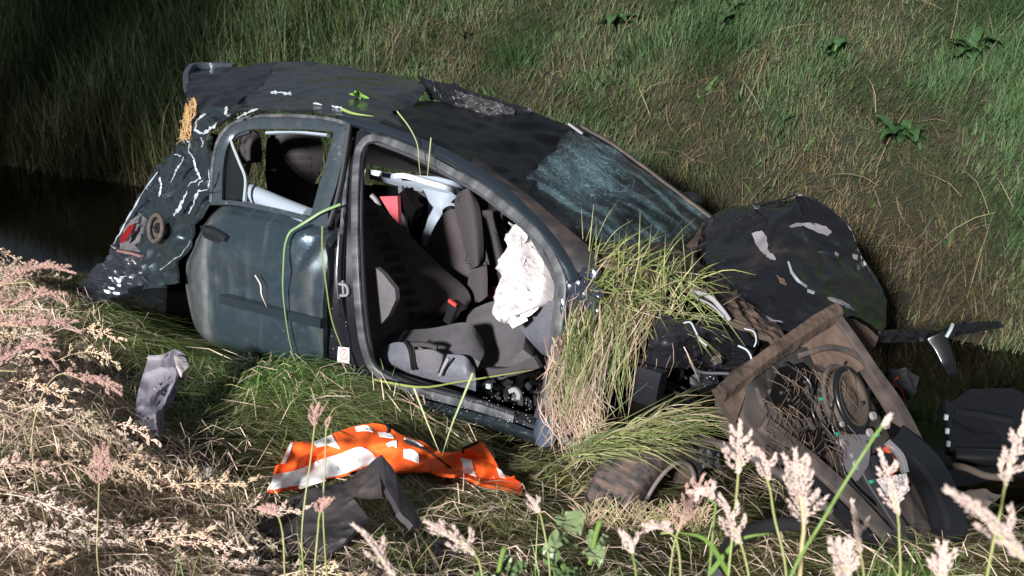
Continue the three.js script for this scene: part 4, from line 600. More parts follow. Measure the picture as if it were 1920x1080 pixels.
  const bagTex = tex(512, (u, v) => { const w = nz(u * 4, v * 4, 7) * .25; const l = Math.abs(nz(u * 6 + w, v * 13 + w * 3, 2)), l2 = Math.abs(nz(u * 16 + w * 4, v * 11, 8)); const m = clamp((1 - l / .045) * .8) + clamp((1 - l2 / .03) * .45); const region = sm(-.05, .2, nz(u * 3, v * 3, 4)); return mix3([.66, .62, .61], [.22, .15, .15], clamp(m * 1.15) * (.35 + .65 * region)); }, true, [2.2, 2.2]);  // brown fold lines: crease shading put into the cloth colour
  part('airbag', bag, std([1, 1, 1], .85, { map: bagTex }));
  part('airbag_fold', crumple([onZ(1062, 432, .40), onZ(1080, 426, .36), onZ(1098, 436, .34), onZ(1100, 452, .38), onZ(1078, 448, .44)], [[0, 4, 1], [1, 4, 2], [2, 4, 3]], { sub: 4, amp: .018, freq: 14, soft: 1, thick: .02 }), std([.72, .62, .60], .85));
}
// ---------------------------------------------------------------- loose things round the car
const onW = (px, py, a, n, off = 0) => { const r = ray(px, py); return r.o.clone().addScaledVector(r.d, n.dot(a.clone().sub(r.o)) / n.dot(r.d)).addScaledVector(n, off); };
function planeOf(a, b, c) { const n = b.clone().sub(a).cross(c.clone().sub(a)).normalize(); if (n.dot(a.clone().sub(V(0, EYE, 0))) > 0) n.negate(); return [a, n]; }
const baseAt = (o, p) => { o.position.copy(p); return o; };
function under(name, label, category, p, group) { const t = thing(name, label, category, p.toArray(), group); t.updateMatrixWorld(true); return t; }
const rel = (g, p) => g.translate(-p.x, -p.y, -p.z);

// --- the torn-off front door, lying inner side up against the nose of the car
{
  const A = at(1536, 588, 4.25), B = at(1328, 738, 3.95), C = at(1775, 1000, 4.12), [pa, pn] = planeOf(A, B, C);
  const pt = (x, y, off = 0) => onW(x, y, pa, pn, off), base = onGround(1700, 1040);
  const t = under('car_door', 'muddy torn-off car door lying inner side up with a round loudspeaker', 'car door', base);
  const add = (name, g, m, par = t) => part(name, rel(g, base), m, par);
  const mudMap = tex(512, (u, v) => { const m = clamp(0.42 + 1.5 * fbm(u * 5, v * 5, 3, 5)), k = nz(u * 30, v * 9, 2); return mix3(mix3([0.012, 0.011, 0.011], [0.048, 0.036, 0.030], m), [0.12, 0.078, 0.058], clamp(k * 1.2 - .3)); }, true, [1, 1]);
  const panelM = std([1, 1, 1], .8, { map: mudMap });
  const panel = add('inner_panel', loft([[[1534, 600], [1548, 606], [1556, 618]], [[1450, 650], [1530, 650], [1588, 690]], [[1370, 705], [1500, 720], [1650, 775]], [[1362, 770], [1520, 810], [1692, 850]], [[1420, 850], [1560, 880], [1726, 920]], [[1520, 920], [1620, 950], [1752, 975]], [[1600, 1000], [1680, 1010], [1764, 1012]], [[1650, 1050], [1700, 1056], [1758, 1036]]], 40, 50,
    (x, y, _, u, v) => { const bev = Math.min(u, 1 - u); return pt(x, y, .03 + .018 * fbm(x * .02, y * .02, 4, 3) - .10 * (1 - sm(0, .06, bev)) + .022 * sm(.5, .62, v) * sm(.15, .3, u) * (1 - sm(.8, .9, u)) + .03 * Math.exp(-((((x - 1500) - (y - 860) * .8) / 25) ** 2))); }, { thick: .05, u: (p) => p.x, v: (p) => p.y + p.z * .6, flip: 0 }), panelM);
  { const top = [[1545, 584], [1506, 606], [1462, 636], [1420, 664], [1376, 696], [1324, 736]], E = []; top.forEach(([x, y], i) => { E.push(pt(x + rr(-2, 2), y + rr(-2, 2), .070), pt(x + 6 + rr(-2, 2), y + 10 + rr(-2, 2), .078), pt(x + 11 + rr(-2, 2), y + 19 + rr(-2, 2), .045)); }); const F = []; for (let i = 0; i < 5; i++) for (let k = 0; k < 2; k++) F.push([i * 3 + k, i * 3 + k + 1, i * 3 + k + 4, i * 3 + k + 3]); add('door_edge', crumple(E, F, { sub: 4, amp: .0035, freq: 38, soft: 1, thick: .02, crease: 30 }), M.mud); }
  add('edge_flange', sweep([pt(1528, 612, .05), pt(1460, 662, .05), pt(1398, 704, .05), pt(1360, 740, .04)], .012, .05, pn, { n: 30 }), M.plasticDusty);
  add('edge_corner', crumple([pt(1326, 738, .06), pt(1372, 706, .06), pt(1385, 740, .05), pt(1368, 800, .04), pt(1350, 770, .04)], [[0, 4, 2, 1], [4, 3, 2]], { sub: 4, amp: .008, freq: 12, soft: 1, thick: .03 }), M.mud);
  add('door_edge', sweep([pt(1541, 592, .05), pt(1580, 648, .05), pt(1614, 702, .05), pt(1660, 770, .05), pt(1694, 840, .05), pt(1728, 910, .05), pt(1760, 980, .05)], .05, .06, pn, { n: 50, taper: (q) => .7 + .7 * q }), M.plasticDusty);
  add('mud_sheet', crumple([pt(1530, 606, .055), pt(1552, 612, .055), pt(1580, 660, .06), pt(1600, 700, .062), pt(1580, 712, .06), pt(1540, 700, .06), pt(1512, 690, .058), pt(1500, 660, .056), pt(1470, 655, .055), pt(1545, 660, .05)], [[0, 9, 1], [1, 9, 2], [2, 9, 3], [3, 9, 4], [4, 9, 5], [5, 9, 6], [6, 9, 7], [7, 9, 0], [7, 0, 8]], { sub: 4, amp: .006, freq: 16, soft: 1, thick: .01 }), std([.105, .068, .050], .95));
  add('press_ridge', sweep([pt(1480, 676, .06), pt(1540, 662, .065), pt(1590, 680, .065), pt(1620, 716, .06)], .02, .018, pn, { n: 30 }), M.plasticDusty);
  add('press_ridge', sweep([pt(1410, 800, .06), pt(1480, 860, .07), pt(1560, 930, .07), pt(1640, 1010, .06)], .06, .035, pn, { n: 30 }), M.plasticDusty);
  add('press_ridge', sweep([pt(1590, 830, .07), pt(1594, 880, .07), pt(1640, 960, .07), pt(1690, 1030, .06)], .05, .03, pn, { n: 30 }), M.plastic);
  const sp = pt(1573, 758, .075), sq = new THREE.Quaternion().setFromUnitVectors(V(0, 0, 1), pn.clone().add(V(.42, 0, 0)).normalize());
  const spk = add('loudspeaker', put(new THREE.LatheGeometry([[0, -.002], [.02, .006], [.026, 0], [.045, -.012], [.062, -.004], [.070, .004], [.078, .012], [.086, .006], [.09, -.03]].map((p) => new THREE.Vector2(...p)), 48).rotateX(Math.PI / 2), sp, sq, V(1.05, 1.22, 1)), std([1, 1, 1], .75, { map: tex(256, (u, v) => mix3([.04, .033, .028], [.12, .085, .06], clamp(.5 + 1.4 * fbm(u * 5, v * 5, 3, 4))), true) }));
  add('speaker_ring', put(new THREE.TorusGeometry(.086, .011, 12, 56), sp, sq, V(1.05, 1.22, 1)), M.black, spk);
  add('speaker_mount', put(new THREE.TorusGeometry(.098, .010, 8, 48), pt(1562, 758, .055), sq, V(1.1, 1.22, 1)), M.plasticDusty, spk);
  for (const [x, y] of [[1540, 718], [1530, 770], [1548, 800]]) add('speaker_screw', put(new THREE.CylinderGeometry(.007, .007, .012, 12).rotateX(Math.PI / 2), pt(x, y, .075), sq), M.primer, spk);
  add('bracket', sweep([pt(1540, 805, .07), pt(1570, 815, .07), pt(1606, 822, .07)], .03, .03, pn, { n: 10 }), M.black);
  add('bracket_sheet', patch([[1545, 824], [1606, 826], [1600, 880], [1580, 910], [1552, 880]], (x, y) => pt(x, y, .072), .015), M.trimMid);
  for (const [x, y, r] of [[1553, 842, 10], [1578, 881, 10], [1603, 822, 9], [1634, 806, 9], [1551, 806, 6], [1610, 790, 8], [1569, 864, 5]]) add('plug', put(new THREE.CylinderGeometry(.0018 * r, .002 * r, .012, 20).rotateX(Math.PI / 2), pt(x, y, .082), sq), std([.30, .27, .26], .6));
  for (const [x, y] of [[1512, 760], [1616, 826], [1542, 824], [1604, 912]]) add('green_clip', put(box(.016, .011, .014), pt(x, y, .085), sq), std([.02, .28, .15], .4));
  add('round_boss', put(new THREE.TorusGeometry(.018, .008, 8, 24), pt(1500, 743, .06), sq), M.plasticDusty); add('round_boss', put(new THREE.TorusGeometry(.015, .007, 8, 24), pt(1480, 784, .06), sq), M.plasticDusty);
  add('lock_module', patch([[1596, 868], [1628, 866], [1634, 896], [1604, 900]], (x, y) => pt(x, y, .10), .03), M.black);
  add('white_label', patch([[1603, 880], [1619, 877], [1623, 893], [1608, 896]], (x, y) => pt(x, y, .103), .002), std([.6, .58, .58], .5));
  add('red_wire', join([sweep([pt(1628, 850, .09), pt(1634, 870, .11), pt(1640, 890, .10), pt(1638, 900, .09)], .014, .012, pn, { n: 14 }), sweep([pt(1630, 874, .1), pt(1642, 880, .11), pt(1644, 894, .1)], .01, .01, pn, { n: 10 })]), std([.45, .06, .02], .45));
  add('window_channel', sweep([pt(1628, 840, .10), pt(1650, 868, .11), pt(1662, 896, .10)], .02, .025, pn, { n: 12 }), std([.5, .5, .5], .25, { metalness: .7 }));
  add('torn_foil', crumple([pt(1612, 908, .09), pt(1640, 902, .1), pt(1664, 898, .1), pt(1668, 930, .1), pt(1650, 960, .1), pt(1632, 940, .09), pt(1642, 922, .1)], [[0, 6, 1], [1, 6, 2], [2, 6, 3], [3, 6, 4], [4, 6, 5], [5, 6, 0]], { sub: 4, amp: .008, freq: 30, thick: .004 }), std([.42, .38, .37], .5));
  reseed(55);
  for (const pts of [[[1440, 700], [1480, 690], [1510, 720], [1500, 790], [1450, 800], [1424, 750]], [[1470, 820], [1520, 812], [1540, 850], [1510, 872], [1480, 850]], [[1640, 800], [1664, 810], [1672, 834], [1652, 832]]]) add('panel_opening', patch(pts, (x, y) => pt(x, y, .062), .006, { sub: 2, amp: .004 }), M.fabricBlack);
  add('cable_run', join([sweep([pt(1450, 690, .07), pt(1490, 730, .09), pt(1500, 790, .08), pt(1540, 840, .09), pt(1560, 900, .08), pt(1610, 960, .09)], .010, .010, pn, { n: 40, round: 6 }), sweep([pt(1560, 690, .08), pt(1538, 740, .1), pt(1530, 800, .09), pt(1548, 850, .08)], .008, .008, pn, { n: 30, round: 6 })]), M.black);
  for (let k = 0; k < 7; k++) { const x = 1400 + k * 26, y = 716 + k * 3; add('stiffener', sweep([pt(x, y + 20, .055), pt(x + 16, y + 62, .06), pt(x + 40, y + 108, .055)], .014, .014, pn, { n: 10 }), M.plasticDusty); }
  for (let k = 0; k < 9; k++) { const x = rr(1400, 1620), y = rr(720, 900); add('rivet', put(new THREE.CylinderGeometry(.006, .008, .01, 10).rotateX(Math.PI / 2), pt(x, y, .085), sq), M.plastic); }
  { const B = new Sward(); for (let i = 0; i < 170; i++) { const x = rr(1400, 1560), y = rr(690, 860), a = rr(.6, 2.3), l = rr(14, 60); const o = B.p.length / 3, c = mix3([.13, .09, .06], [.05, .035, .025], rnd()), p0 = pt(x, y, .085), p1 = pt(x + Math.cos(a) * l * .5 + rr(-6, 6), y + Math.sin(a) * l * .5, .10), p2 = pt(x + Math.cos(a) * l, y + Math.sin(a) * l, .085); ribbon(B, [p0, p1, p2].map((p) => p.sub(base)), rr(.002, .004), 5, c); } const g = new THREE.BufferGeometry(); g.setAttribute('position', new THREE.Float32BufferAttribute(B.p, 3)); g.setAttribute('color', new THREE.Float32BufferAttribute(B.c, 3)); g.setIndex(B.i); g.computeVertexNormals(); part('dead_grass', g, grassM(.85), t).userData.kind = 'stuff'; }
  add('armrest', sweep([pt(1650, 830, .06), pt(1696, 880, .09), pt(1726, 940, .10), pt(1748, 1000, .08), pt(1740, 1040, .05)], .10, .10, pn, { n: 36 }), M.black);
  add('lower_edge', sweep([pt(1500, 905, .05), pt(1550, 960, .06), pt(1600, 1010, .06), pt(1650, 1056, .05)], .03, .05, pn, { n: 30 }), M.black);
}
// --- the car's front wheel, splayed and half buried in cut grass
{
  const q = carQi.clone().multiply(new THREE.Quaternion().setFromUnitVectors(V(0, 1, 0), V(.78, -.06, .62).normalize())), c = toCar(at(1205, 950, 4.22));
  const w = .185, tyre = [[.205, -w / 2], [.25, -w / 2 - .006], [.285, -w / 2 + .004], [.300, -w / 2 + .03], [.303, 0], [.300, w / 2 - .03], [.285, w / 2 - .004], [.25, w / 2 + .006], [.205, w / 2]];
  const wh = part('front_wheel', put(new THREE.LatheGeometry(tyre.map((p) => new THREE.Vector2(...p)), 72), c, q), std([1, 1, 1], .85, { map: tex(256, (u, v) => { const g = Math.abs(((v * 6) % 1) - .5) < .08 ? .5 : 1; return mix3([.03 * g, .028 * g, .028 * g], [.15, .10, .08], clamp(.35 + 1.6 * fbm(u * 14, v * 6, 2, 4))); }, true, [6, 1]) }));
  part('rim', put(new THREE.LatheGeometry([[.02, .03], [.05, .035], [.06, .02], [.13, 0], [.165, -.01], [.18, .05], [.198, .085], [.212, .094], [.215, .088], [.2, .07]].map((p) => new THREE.Vector2(...p)), 64), c, q), std([.10, .075, .06], .6), wh);
  part('rim_edge', put(new THREE.TorusGeometry(.207, .009, 10, 72).rotateX(Math.PI / 2).translate(0, .095, 0), c, q), std([.36, .30, .28], .45, { metalness: .3 }), wh);
  for (let k = 0; k < 5; k++) { const a = k / 5 * 6.283; part('wheel_bolt', put(new THREE.CylinderGeometry(.009, .01, .02, 6).translate(Math.cos(a) * .05, .04, Math.sin(a) * .05), c, q), M.rust, wh); }
}
// --- high-visibility vest
const vestAt = (x, y, off = 0) => { const u = (x - 500) / 480; const l = 0.05 + 0.055 * Math.max(0, nz(x * .012, y * .02, 3)) + 0.030 * nz(x * .028 + y * .02, y * .03, 8) + .05 * sm(890, 800, y) * sm(0, .3, u); const p = onGround(x, y, l); const n = p.clone().sub(V(0, EYE, 0)).normalize(); return p.addScaledVector(n, -off); };
{
  const base = onGround(740, 870), t = under('safety_vest', 'orange high-visibility vest with white reflective stripes thrown on the grass', 'vest', base);
  const orange = std([1.0, 0.13, 0.012], .75), white = std([.95, .94, .94], .5), piping = std([.02, .016, .014], .9);
  const body = part('vest_cloth', rel(loft([
    [[546, 828], [590, 827], [622, 814], [662, 800], [704, 794], [726, 799], [748, 813], [790, 827], [822, 846], [850, 848], [872, 840], [898, 827], [910, 833]],
    [[536, 846], [590, 846], [640, 834], [690, 824], [730, 824], [760, 836], [800, 848], [830, 858], [862, 862], [890, 856], [912, 852], [926, 860]],
    [[522, 876], [580, 872], [640, 862], [700, 850], [740, 850], [780, 858], [816, 868], [850, 874], [880, 880], [910, 884], [942, 886]],
    [[508, 906], [560, 896], [620, 884], [680, 872], [720, 868], [760, 874], [800, 878], [840, 884], [870, 889], [906, 898], [950, 904], [979, 908]],
    [[499, 922], [540, 916], [600, 898], [660, 884], [712, 878], [750, 883], [800, 885], [840, 889], [866, 892], [900, 905], [940, 914], [976, 924]]], 90, 36, (x, y) => vestAt(x, y), { thick: .012, crease: 60 }), base), orange, t);
  const strip = (rows, nu, nv) => part('reflective_stripe', rel(loft(rows, nu, nv, (x, y) => vestAt(x, y, .006), { thick: .003, crease: 60 }), base), white, body);
  strip([[[514, 890], [560, 880], [600, 862], [640, 850], [676, 838], [700, 850]], [[506, 910], [560, 904], [610, 892], [660, 878], [700, 862], [706, 862]], [[501, 918], [556, 910], [610, 896], [660, 882], [690, 872], [704, 868]]], 40, 8);
  strip([[[586, 829], [608, 820], [622, 815]], [[596, 838], [618, 836], [638, 842]]], 10, 6); strip([[[666, 800], [690, 798], [700, 808]], [[668, 808], [690, 807], [700, 810]]], 8, 4);
  strip([[[708, 810], [730, 812], [738, 818]], [[712, 818], [730, 820], [738, 821]]], 8, 4); strip([[[724, 832], [736, 826], [744, 826]], [[728, 838], [738, 836], [744, 840]]], 6, 4);
  strip([[[758, 842], [772, 842], [784, 850]], [[758, 858], [772, 862], [786, 868]]], 8, 6); strip([[[758, 820], [778, 826], [794, 836]], [[762, 828], [778, 832], [792, 842]]], 8, 4);
  strip([[[864, 858], [874, 860], [884, 862]], [[868, 874], [880, 878], [888, 880]], [[872, 886], [882, 889], [893, 893]]], 6, 10); strip([[[931, 876], [940, 882]], [[936, 894], [948, 896]]], 5, 5);
  strip([[[543, 832], [550, 829]], [[536, 850], [542, 852]], [[528, 868], [534, 870]]], 4, 8); strip([[[560, 912], [610, 898]], [[562, 916], [612, 902]]], 10, 3);
  part('piping', rel(join([sweep([[726, 798], [729, 806], [727, 812]].map((p) => vestAt(p[0], p[1], .008)), .010, .008, V(0, 1, 0), { n: 8 }), sweep([[757, 826], [775, 834], [795, 842], [808, 850]].map((p) => vestAt(p[0], p[1], .008)), .012, .008, V(0, 1, 0), { n: 16, taper: (q) => .6 + .5 * Math.abs(Math.sin(q * 19)) }), sweep([[869, 850], [868, 842], [880, 836], [897, 828]].map((p) => vestAt(p[0], p[1], .006)), .008, .008, V(0, 1, 0), { n: 16 }), sweep([[912, 836], [922, 846], [928, 858]].map((p) => vestAt(p[0], p[1], .006)), .007, .008, V(0, 1, 0), { n: 16 }), sweep([[810, 852], [830, 866], [846, 878]].map((p) => vestAt(p[0], p[1], .004)), .006, .006, V(0, 1, 0), { n: 12 })]), base), piping, body);
}
// --- grey work glove
{
  const base = onGround(300, 800), t = under('work_glove', 'limp grey cloth glove lying on the grass beside the rear door', 'glove', base);
  const f = (x, y, _, u, v) => { const p = at(x, y, lerp(4.62, 4.16, clamp((y - 655) / 150))), n = V(0, EYE, 0).sub(p).normalize(); return p.addScaledVector(n, .045 * Math.sin(u * Math.PI) + .030 * (1 - 3.2 * Math.abs(nz(u * 1.8 + v * 1.2, v * 3, 3))) + .008 * nz(u * 9, v * 9)); };
  const body = part('glove_body', rel(loft([[[278, 669], [302, 668], [329, 656], [352, 668]], [[272, 690], [300, 694], [334, 690], [354, 688]], [[262, 722], [292, 724], [322, 716], [340, 700]], [[256, 752], [288, 752], [312, 742], [326, 730]], [[253, 782], [280, 782], [302, 772], [312, 758]], [[251, 806], [276, 808], [296, 804], [304, 796]]], 28, 40, f, { thick: .03, crease: 45 }), base), std([.22, .205, .24], .9, { bumpMap: weave, bumpScale: .003 }), t);
  part('glove_tip', rel(crumple([f(330, 660, 0, .5, .1), f(350, 668, 0, .6, .1), f(357, 684, 0, .5, .1), f(344, 696, 0, .5, .2), f(334, 680, 0, .6, .2)], [[0, 4, 1], [1, 4, 2], [2, 4, 3]], { sub: 4, amp: .008, freq: 20, thick: .02, soft: 1 }).translate(0, 0, .02), base), std([.42, .38, .38], .85), body);
  part('cuff_hem', rel(sweep([[279, 671], [302, 670], [329, 658]].map((p, i) => f(p[0], p[1], 0, i / 2, 0)), .016, .016, V(0, 1, .4).normalize(), { n: 14 }), base), std([.30, .28, .30], .9), body);
}
// --- black plastic underbody shield in the foreground
{
  const base = onGround(620, 1060), G = (x, y, d) => at(x, y, d);
  const t = under('underbody_shield', 'broken black plastic underbody shield standing in dry grass before the vest', 'car part', base);
  t.position.copy(base);
  const face = part('shield_face', rel(crumple([G(449, 972, 3.78), G(512, 944, 3.76), G(596, 914, 3.70), G(644, 904, 3.72), G(698, 866, 3.68), G(712, 884, 3.60), G(716, 930, 3.52), G(690, 970, 3.48), G(650, 1010, 3.46), G(600, 1060, 3.44), G(560, 1090, 3.42), G(480, 1080, 3.46), G(500, 1010, 3.58), G(580, 980, 3.58), G(660, 930, 3.58)],
    [[0, 12, 1], [1, 12, 13, 2], [2, 13, 14, 3], [3, 14, 4], [4, 14, 5], [5, 14, 6], [7, 14, 13, 8], [8, 13, 12, 9], [9, 12, 11, 10], [0, 11, 12]], { sub: 4, smooth: 1, amp: .006, freq: 11, thick: .012, crease: 22 }), base), std([1, 1, 1], .6, { map: tex(256, (u, v) => mix3([.012, .011, .013], [.06, .048, .046], clamp(.32 + 1.5 * fbm(u * 6, v * 6, 7, 5))), true) }), t);
  part('shield_flange', rel(crumple([G(698, 866, 3.68), G(716, 853, 3.66), G(742, 884, 3.62), G(772, 944, 3.56), G(792, 982, 3.50), G(774, 986, 3.46), G(748, 958, 3.48), G(724, 912, 3.54), G(708, 884, 3.60)], [[0, 8, 1], [1, 8, 7, 2], [2, 7, 6, 3], [3, 6, 5, 4]], { sub: 4, amp: .004, freq: 9, thick: .02 }), base), std([.045, .04, .046], .5), face);
  part('shield_end', rel(crumple([G(428, 1022, 3.72), G(449, 972, 3.78), G(486, 985, 3.66), G(478, 1010, 3.6), G(500, 1050, 3.5), G(480, 1080, 3.46), G(452, 1060, 3.6)], [[0, 3, 2, 1], [0, 6, 4, 3], [6, 5, 4]], { sub: 4, amp: .012, freq: 14, thick: .02 }), base), M.plastic, face);
  part('shield_slot', rel(patch([[482, 984], [520, 968], [534, 972], [512, 988], [490, 1002]], (x, y) => G(x, y, 3.56), .01), base), M.fabricBlack, face);
  for (let k = 0; k < 4; k++) part('shield_rib', rel(sweep([G(470 + k * 13, 1002 + k * 4, 3.56), G(482 + k * 13, 1030 + k * 4, 3.50), G(500 + k * 13, 1062 + k * 4, 3.44)], .014, .02, V(0, .3, 1), { n: 10 }), base), M.plastic, face);
  const b2 = onGround(850, 1060), t2 = under('broken_plastic', 'small broken black plastic piece under a pink seed head', 'car part', b2);
  part('plastic_shard', rel(crumple([G(808, 1002, 3.62), G(838, 1008, 3.6), G(866, 1040, 3.52), G(864, 1078, 3.4), G(824, 1066, 3.4), G(796, 1076, 3.38), G(812, 1036, 3.48)], [[0, 6, 1], [1, 6, 2], [2, 6, 4, 3], [4, 6, 5]], { sub: 4, amp: .014, freq: 12, thick: .014 }), b2), M.plastic, t2);
}
// --- hoses, strips and wires
const tube = (name, label, category, pts, w, m, round = 10, lift) => { const P = pts.map((p) => (p.length === 3 && p[2] < 1 ? onGround(p[0], p[1], p[2]) : at(p[0], p[1], p[2]))), b = P[0].clone(); const o = mesh(name, rel(sweep(P, w, w, V(0, 1, .3).normalize(), { n: pts.length * 8, round }), b), m); o.position.copy(b); if (label) tag(o, label, category); return o; };
tube('rubber_hose', 'black bent hose curling out of the grass left of the vest', 'hose', [[282, 858, .01], [330, 878, .05], [376, 868, .06], [408, 868, .03]], .022, M.rubber);
tube('cable_loop', 'thin black cable loop standing in the grass beside the white rag', 'cable', [[384, 828, .05], [412, 824, .10], [428, 838, .12], [430, 862, .08], [420, 884, .02], [404, 894, .0]], .011, M.black);
{ const b = onGround(394, 900); const o = mesh('white_rag', rel(crumple([onGround(378, 884, .05), onGround(398, 876, .10), onGround(412, 880, .06), onGround(404, 906, .02), onGround(386, 914, .02), onGround(394, 894, .09)], [[0, 5, 1], [1, 5, 2], [2, 5, 3], [3, 5, 4], [4, 5, 0]], { sub: 4, amp: .018, freq: 18, soft: 1, thick: .01 }), b), std([.55, .56, .53], .8)); o.position.copy(b); tag(o, 'small crumpled white rag inside the black cable loop', 'rag'); }
tube('door_gasket', 'thick black rubber gasket arching out of the grass below the door', 'gasket', [[1340, 1078, 3.3], [1352, 1046, 3.42], [1378, 1014, 3.52], [1420, 992, 3.6], [1470, 982, 3.66], [1506, 984, 3.7]], .046, M.plastic, 12);
tube('bumper_strip', 'long glossy black trim strip jutting from under the torn-off door', 'trim strip', [[1300, 822, 4.05], [1340, 832, 4.0], [1392, 848, 3.95], [1450, 880, 3.9], [1520, 926, 3.86], [1560, 960, 3.84]], .036, M.plasticDusty, 6);
{ const p = at(1312, 842, 4.06), b = p.clone(); const o = mesh('torn_bracket', rel(crumple([at(1306, 826, 4.04), at(1330, 826, 4.0), at(1352, 846, 3.98), at(1348, 872, 4.0), at(1318, 874, 4.06), at(1328, 850, 3.96)], [[0, 5, 1], [1, 5, 2], [2, 5, 3], [3, 5, 4], [4, 5, 0]], { sub: 4, amp: .02, freq: 14, thick: .02 }), b), M.plastic); o.position.copy(b); tag(o, 'jagged black plastic bracket at the end of the glossy strip', 'bracket'); }
{ // bumper beam reaching out over the water
  const b = at(1740, 640, 5.1), t = under('bumper_beam', 'black bumper beam jutting out from the nose across the ditch bank', 'bumper', b);
  const beam = part('beam', rel(crumple([at(1640, 622, 4.9), at(1700, 618, 5.0), at(1760, 620, 5.1), at(1800, 604, 5.2), at(1878, 602, 5.35), at(1880, 614, 5.35), at(1806, 628, 5.2), at(1764, 640, 5.1), at(1700, 642, 5.0), at(1645, 642, 4.9)], [[0, 9, 8, 1], [1, 8, 7, 2], [2, 7, 6, 3], [3, 6, 5, 4]], { sub: 4, amp: .012, freq: 10, thick: .06 }), b), M.shadedPlastic, t);
  part('beam_arm', rel(sweep([at(1752, 632, 5.08), at(1764, 652, 5.06), at(1776, 682, 5.04), at(1786, 704, 5.0)], .09, .06, V(0, .3, 1), { n: 16, taper: (q) => 1 - .5 * q }), b), M.shadedPlastic, beam);
  part('beam_clip', rel(sweep([at(1774, 632, 5.04), at(1782, 618, 5.04), at(1786, 608, 5.06)], .014, .012, V(0, .3, 1), { n: 8 }), b), M.bare, beam);
}
{ // radiator and fan shroud lying in the ditch
  const b = at(1850, 850, 4.9), t = under('radiator', 'black radiator with a rounded end tank lying in the dark ditch at right', 'radiator', b);
  const D = (x, y, d = 4.9) => at(x, y, d);
  const core = part('core', rel(crumple([D(1774, 760, 5.0), D(1820, 730, 5.1), D(1900, 728, 5.15), D(1960, 760, 5.1), D(1960, 850, 4.9), D(1900, 842, 4.86), D(1790, 846, 4.84), D(1850, 790, 4.98)], [[0, 7, 1], [1, 7, 2], [2, 7, 3], [3, 7, 4], [4, 7, 5], [5, 7, 6], [6, 7, 0]], { sub: 4, amp: .012, freq: 8, soft: 1, thick: .05 }), b), M.shadedPlastic, t);
  part('end_tank', rel(sweep([D(1788, 856, 4.8), D(1840, 858, 4.79), D(1880, 860, 4.79), D(1950, 868, 4.78)], .075, .075, V(0, 1, 0), { n: 24, round: 14 }), b), M.shadedPlastic, core);
  part('shroud_edge', rel(sweep([D(1772, 756, 4.96), D(1776, 800, 4.88), D(1782, 850, 4.8)], .03, .04, V(0, 0, 1), { n: 16 }), b), M.shadedPlastic, core);
  part('shroud_frame', rel(sweep([D(1790, 770, 4.95), D(1840, 778, 4.93), D(1900, 790, 4.9)], .02, .02, V(0, 0, 1), { n: 16 }), b), M.shadedPlastic, core);
  for (const [x, y] of [[1774, 782], [1776, 808], [1778, 832]]) part('steel_clip', rel(put(box(.014, .022, .012), D(x, y, 4.78)), b), M.bare, core);
}
{ // wiring loom
  const b = at(1660, 730, 4.75), t = under('wiring_loom', 'tangle of torn engine wires hanging beside the speaker door', 'wires', b); reseed(77);
  const rd = std([.30, .035, .015], .5), gr = std([.22, .21, .22], .4);
  for (let i = 0; i < 26; i++) { const x = rr(1626, 1690), y = rr(675, 770), d = rr(4.6, 4.8); part('wire', rel(sweep([at(x, y, d), at(x + rr(-14, 14), y + rr(8, 26), d - rr(0, .08)), at(x + rr(-18, 18), y + rr(26, 50), d), at(x + rr(-16, 16), y + rr(36, 70), d + .03)], rr(.005, .011), rr(.005, .01), V(0, .2, 1), { n: 14 }), b), i % 6 === 0 ? rd : i % 7 === 1 ? gr : M.black, t); }
  part('loom_box', rel(crumple([at(1664, 694, 4.8), at(1700, 690, 4.84), at(1724, 706, 4.84), at(1720, 734, 4.76), at(1690, 728, 4.74), at(1668, 724, 4.74)], [[0, 5, 4, 1], [1, 4, 3, 2]], { sub: 3, amp: .01, freq: 10, thick: .06 }), b), M.plastic, t);
}
{ const b = at(1700, 880, 4.6); tube('broken_branch', 'brown stick lying over the water below the radiator', 'stick', [[1716, 882, 4.6], [1760, 874, 4.62], [1806, 876, 4.62], [1850, 892, 4.6], [1900, 896, 4.55]], .03, std([.06, .045, .035], .9), 8); }
{ const b = onGround(1850, 920, .02); const o = mesh('torn_cardboard', rel(crumple([at(1768, 936, 4.3), at(1830, 916, 4.4), at(1880, 924, 4.4), at(1840, 960, 4.25), at(1790, 970, 4.2)], [[0, 4, 3, 1], [1, 3, 2]], { sub: 3, amp: .01, freq: 8, thick: .006 }), b), std([.13, .10, .085], .9)); o.position.copy(b); tag(o, 'muddy flat scrap of torn lining beside the end of the door', 'scrap'); }
// ---------------------------------------------------------------- grass and plants
function scatter(name, label, category, geo, m, list) {
  const o = new THREE.InstancedMesh(geo, m, list.length), M4 = new THREE.Matrix4(), q = new THREE.Quaternion(), q2 = new THREE.Quaternion(), c = new THREE.Color();
  list.forEach((e, i) => { q.setFromUnitVectors(V(0, 1, 0), e.up || V(0, 1, 0)); q2.setFromAxisAngle(V(0, 1, 0), e.yaw); q.multiply(q2); M4.compose(e.p, q, V(e.s, e.s * (e.sy || 1), e.s)); o.setMatrixAt(i, M4); o.setColorAt(i, c.setRGB(...e.c)); });
  o.name = numbered(name); o.castShadow = o.receiveShadow = true; scene.add(o); return tag(o, label, category, null, 'stuff');
}
const jit = (c, a = .25) => { const f = rr(1 - a, 1 + a); return [c[0] * f * rr(.92, 1.08), c[1] * f, c[2] * f * rr(.9, 1.1)]; };
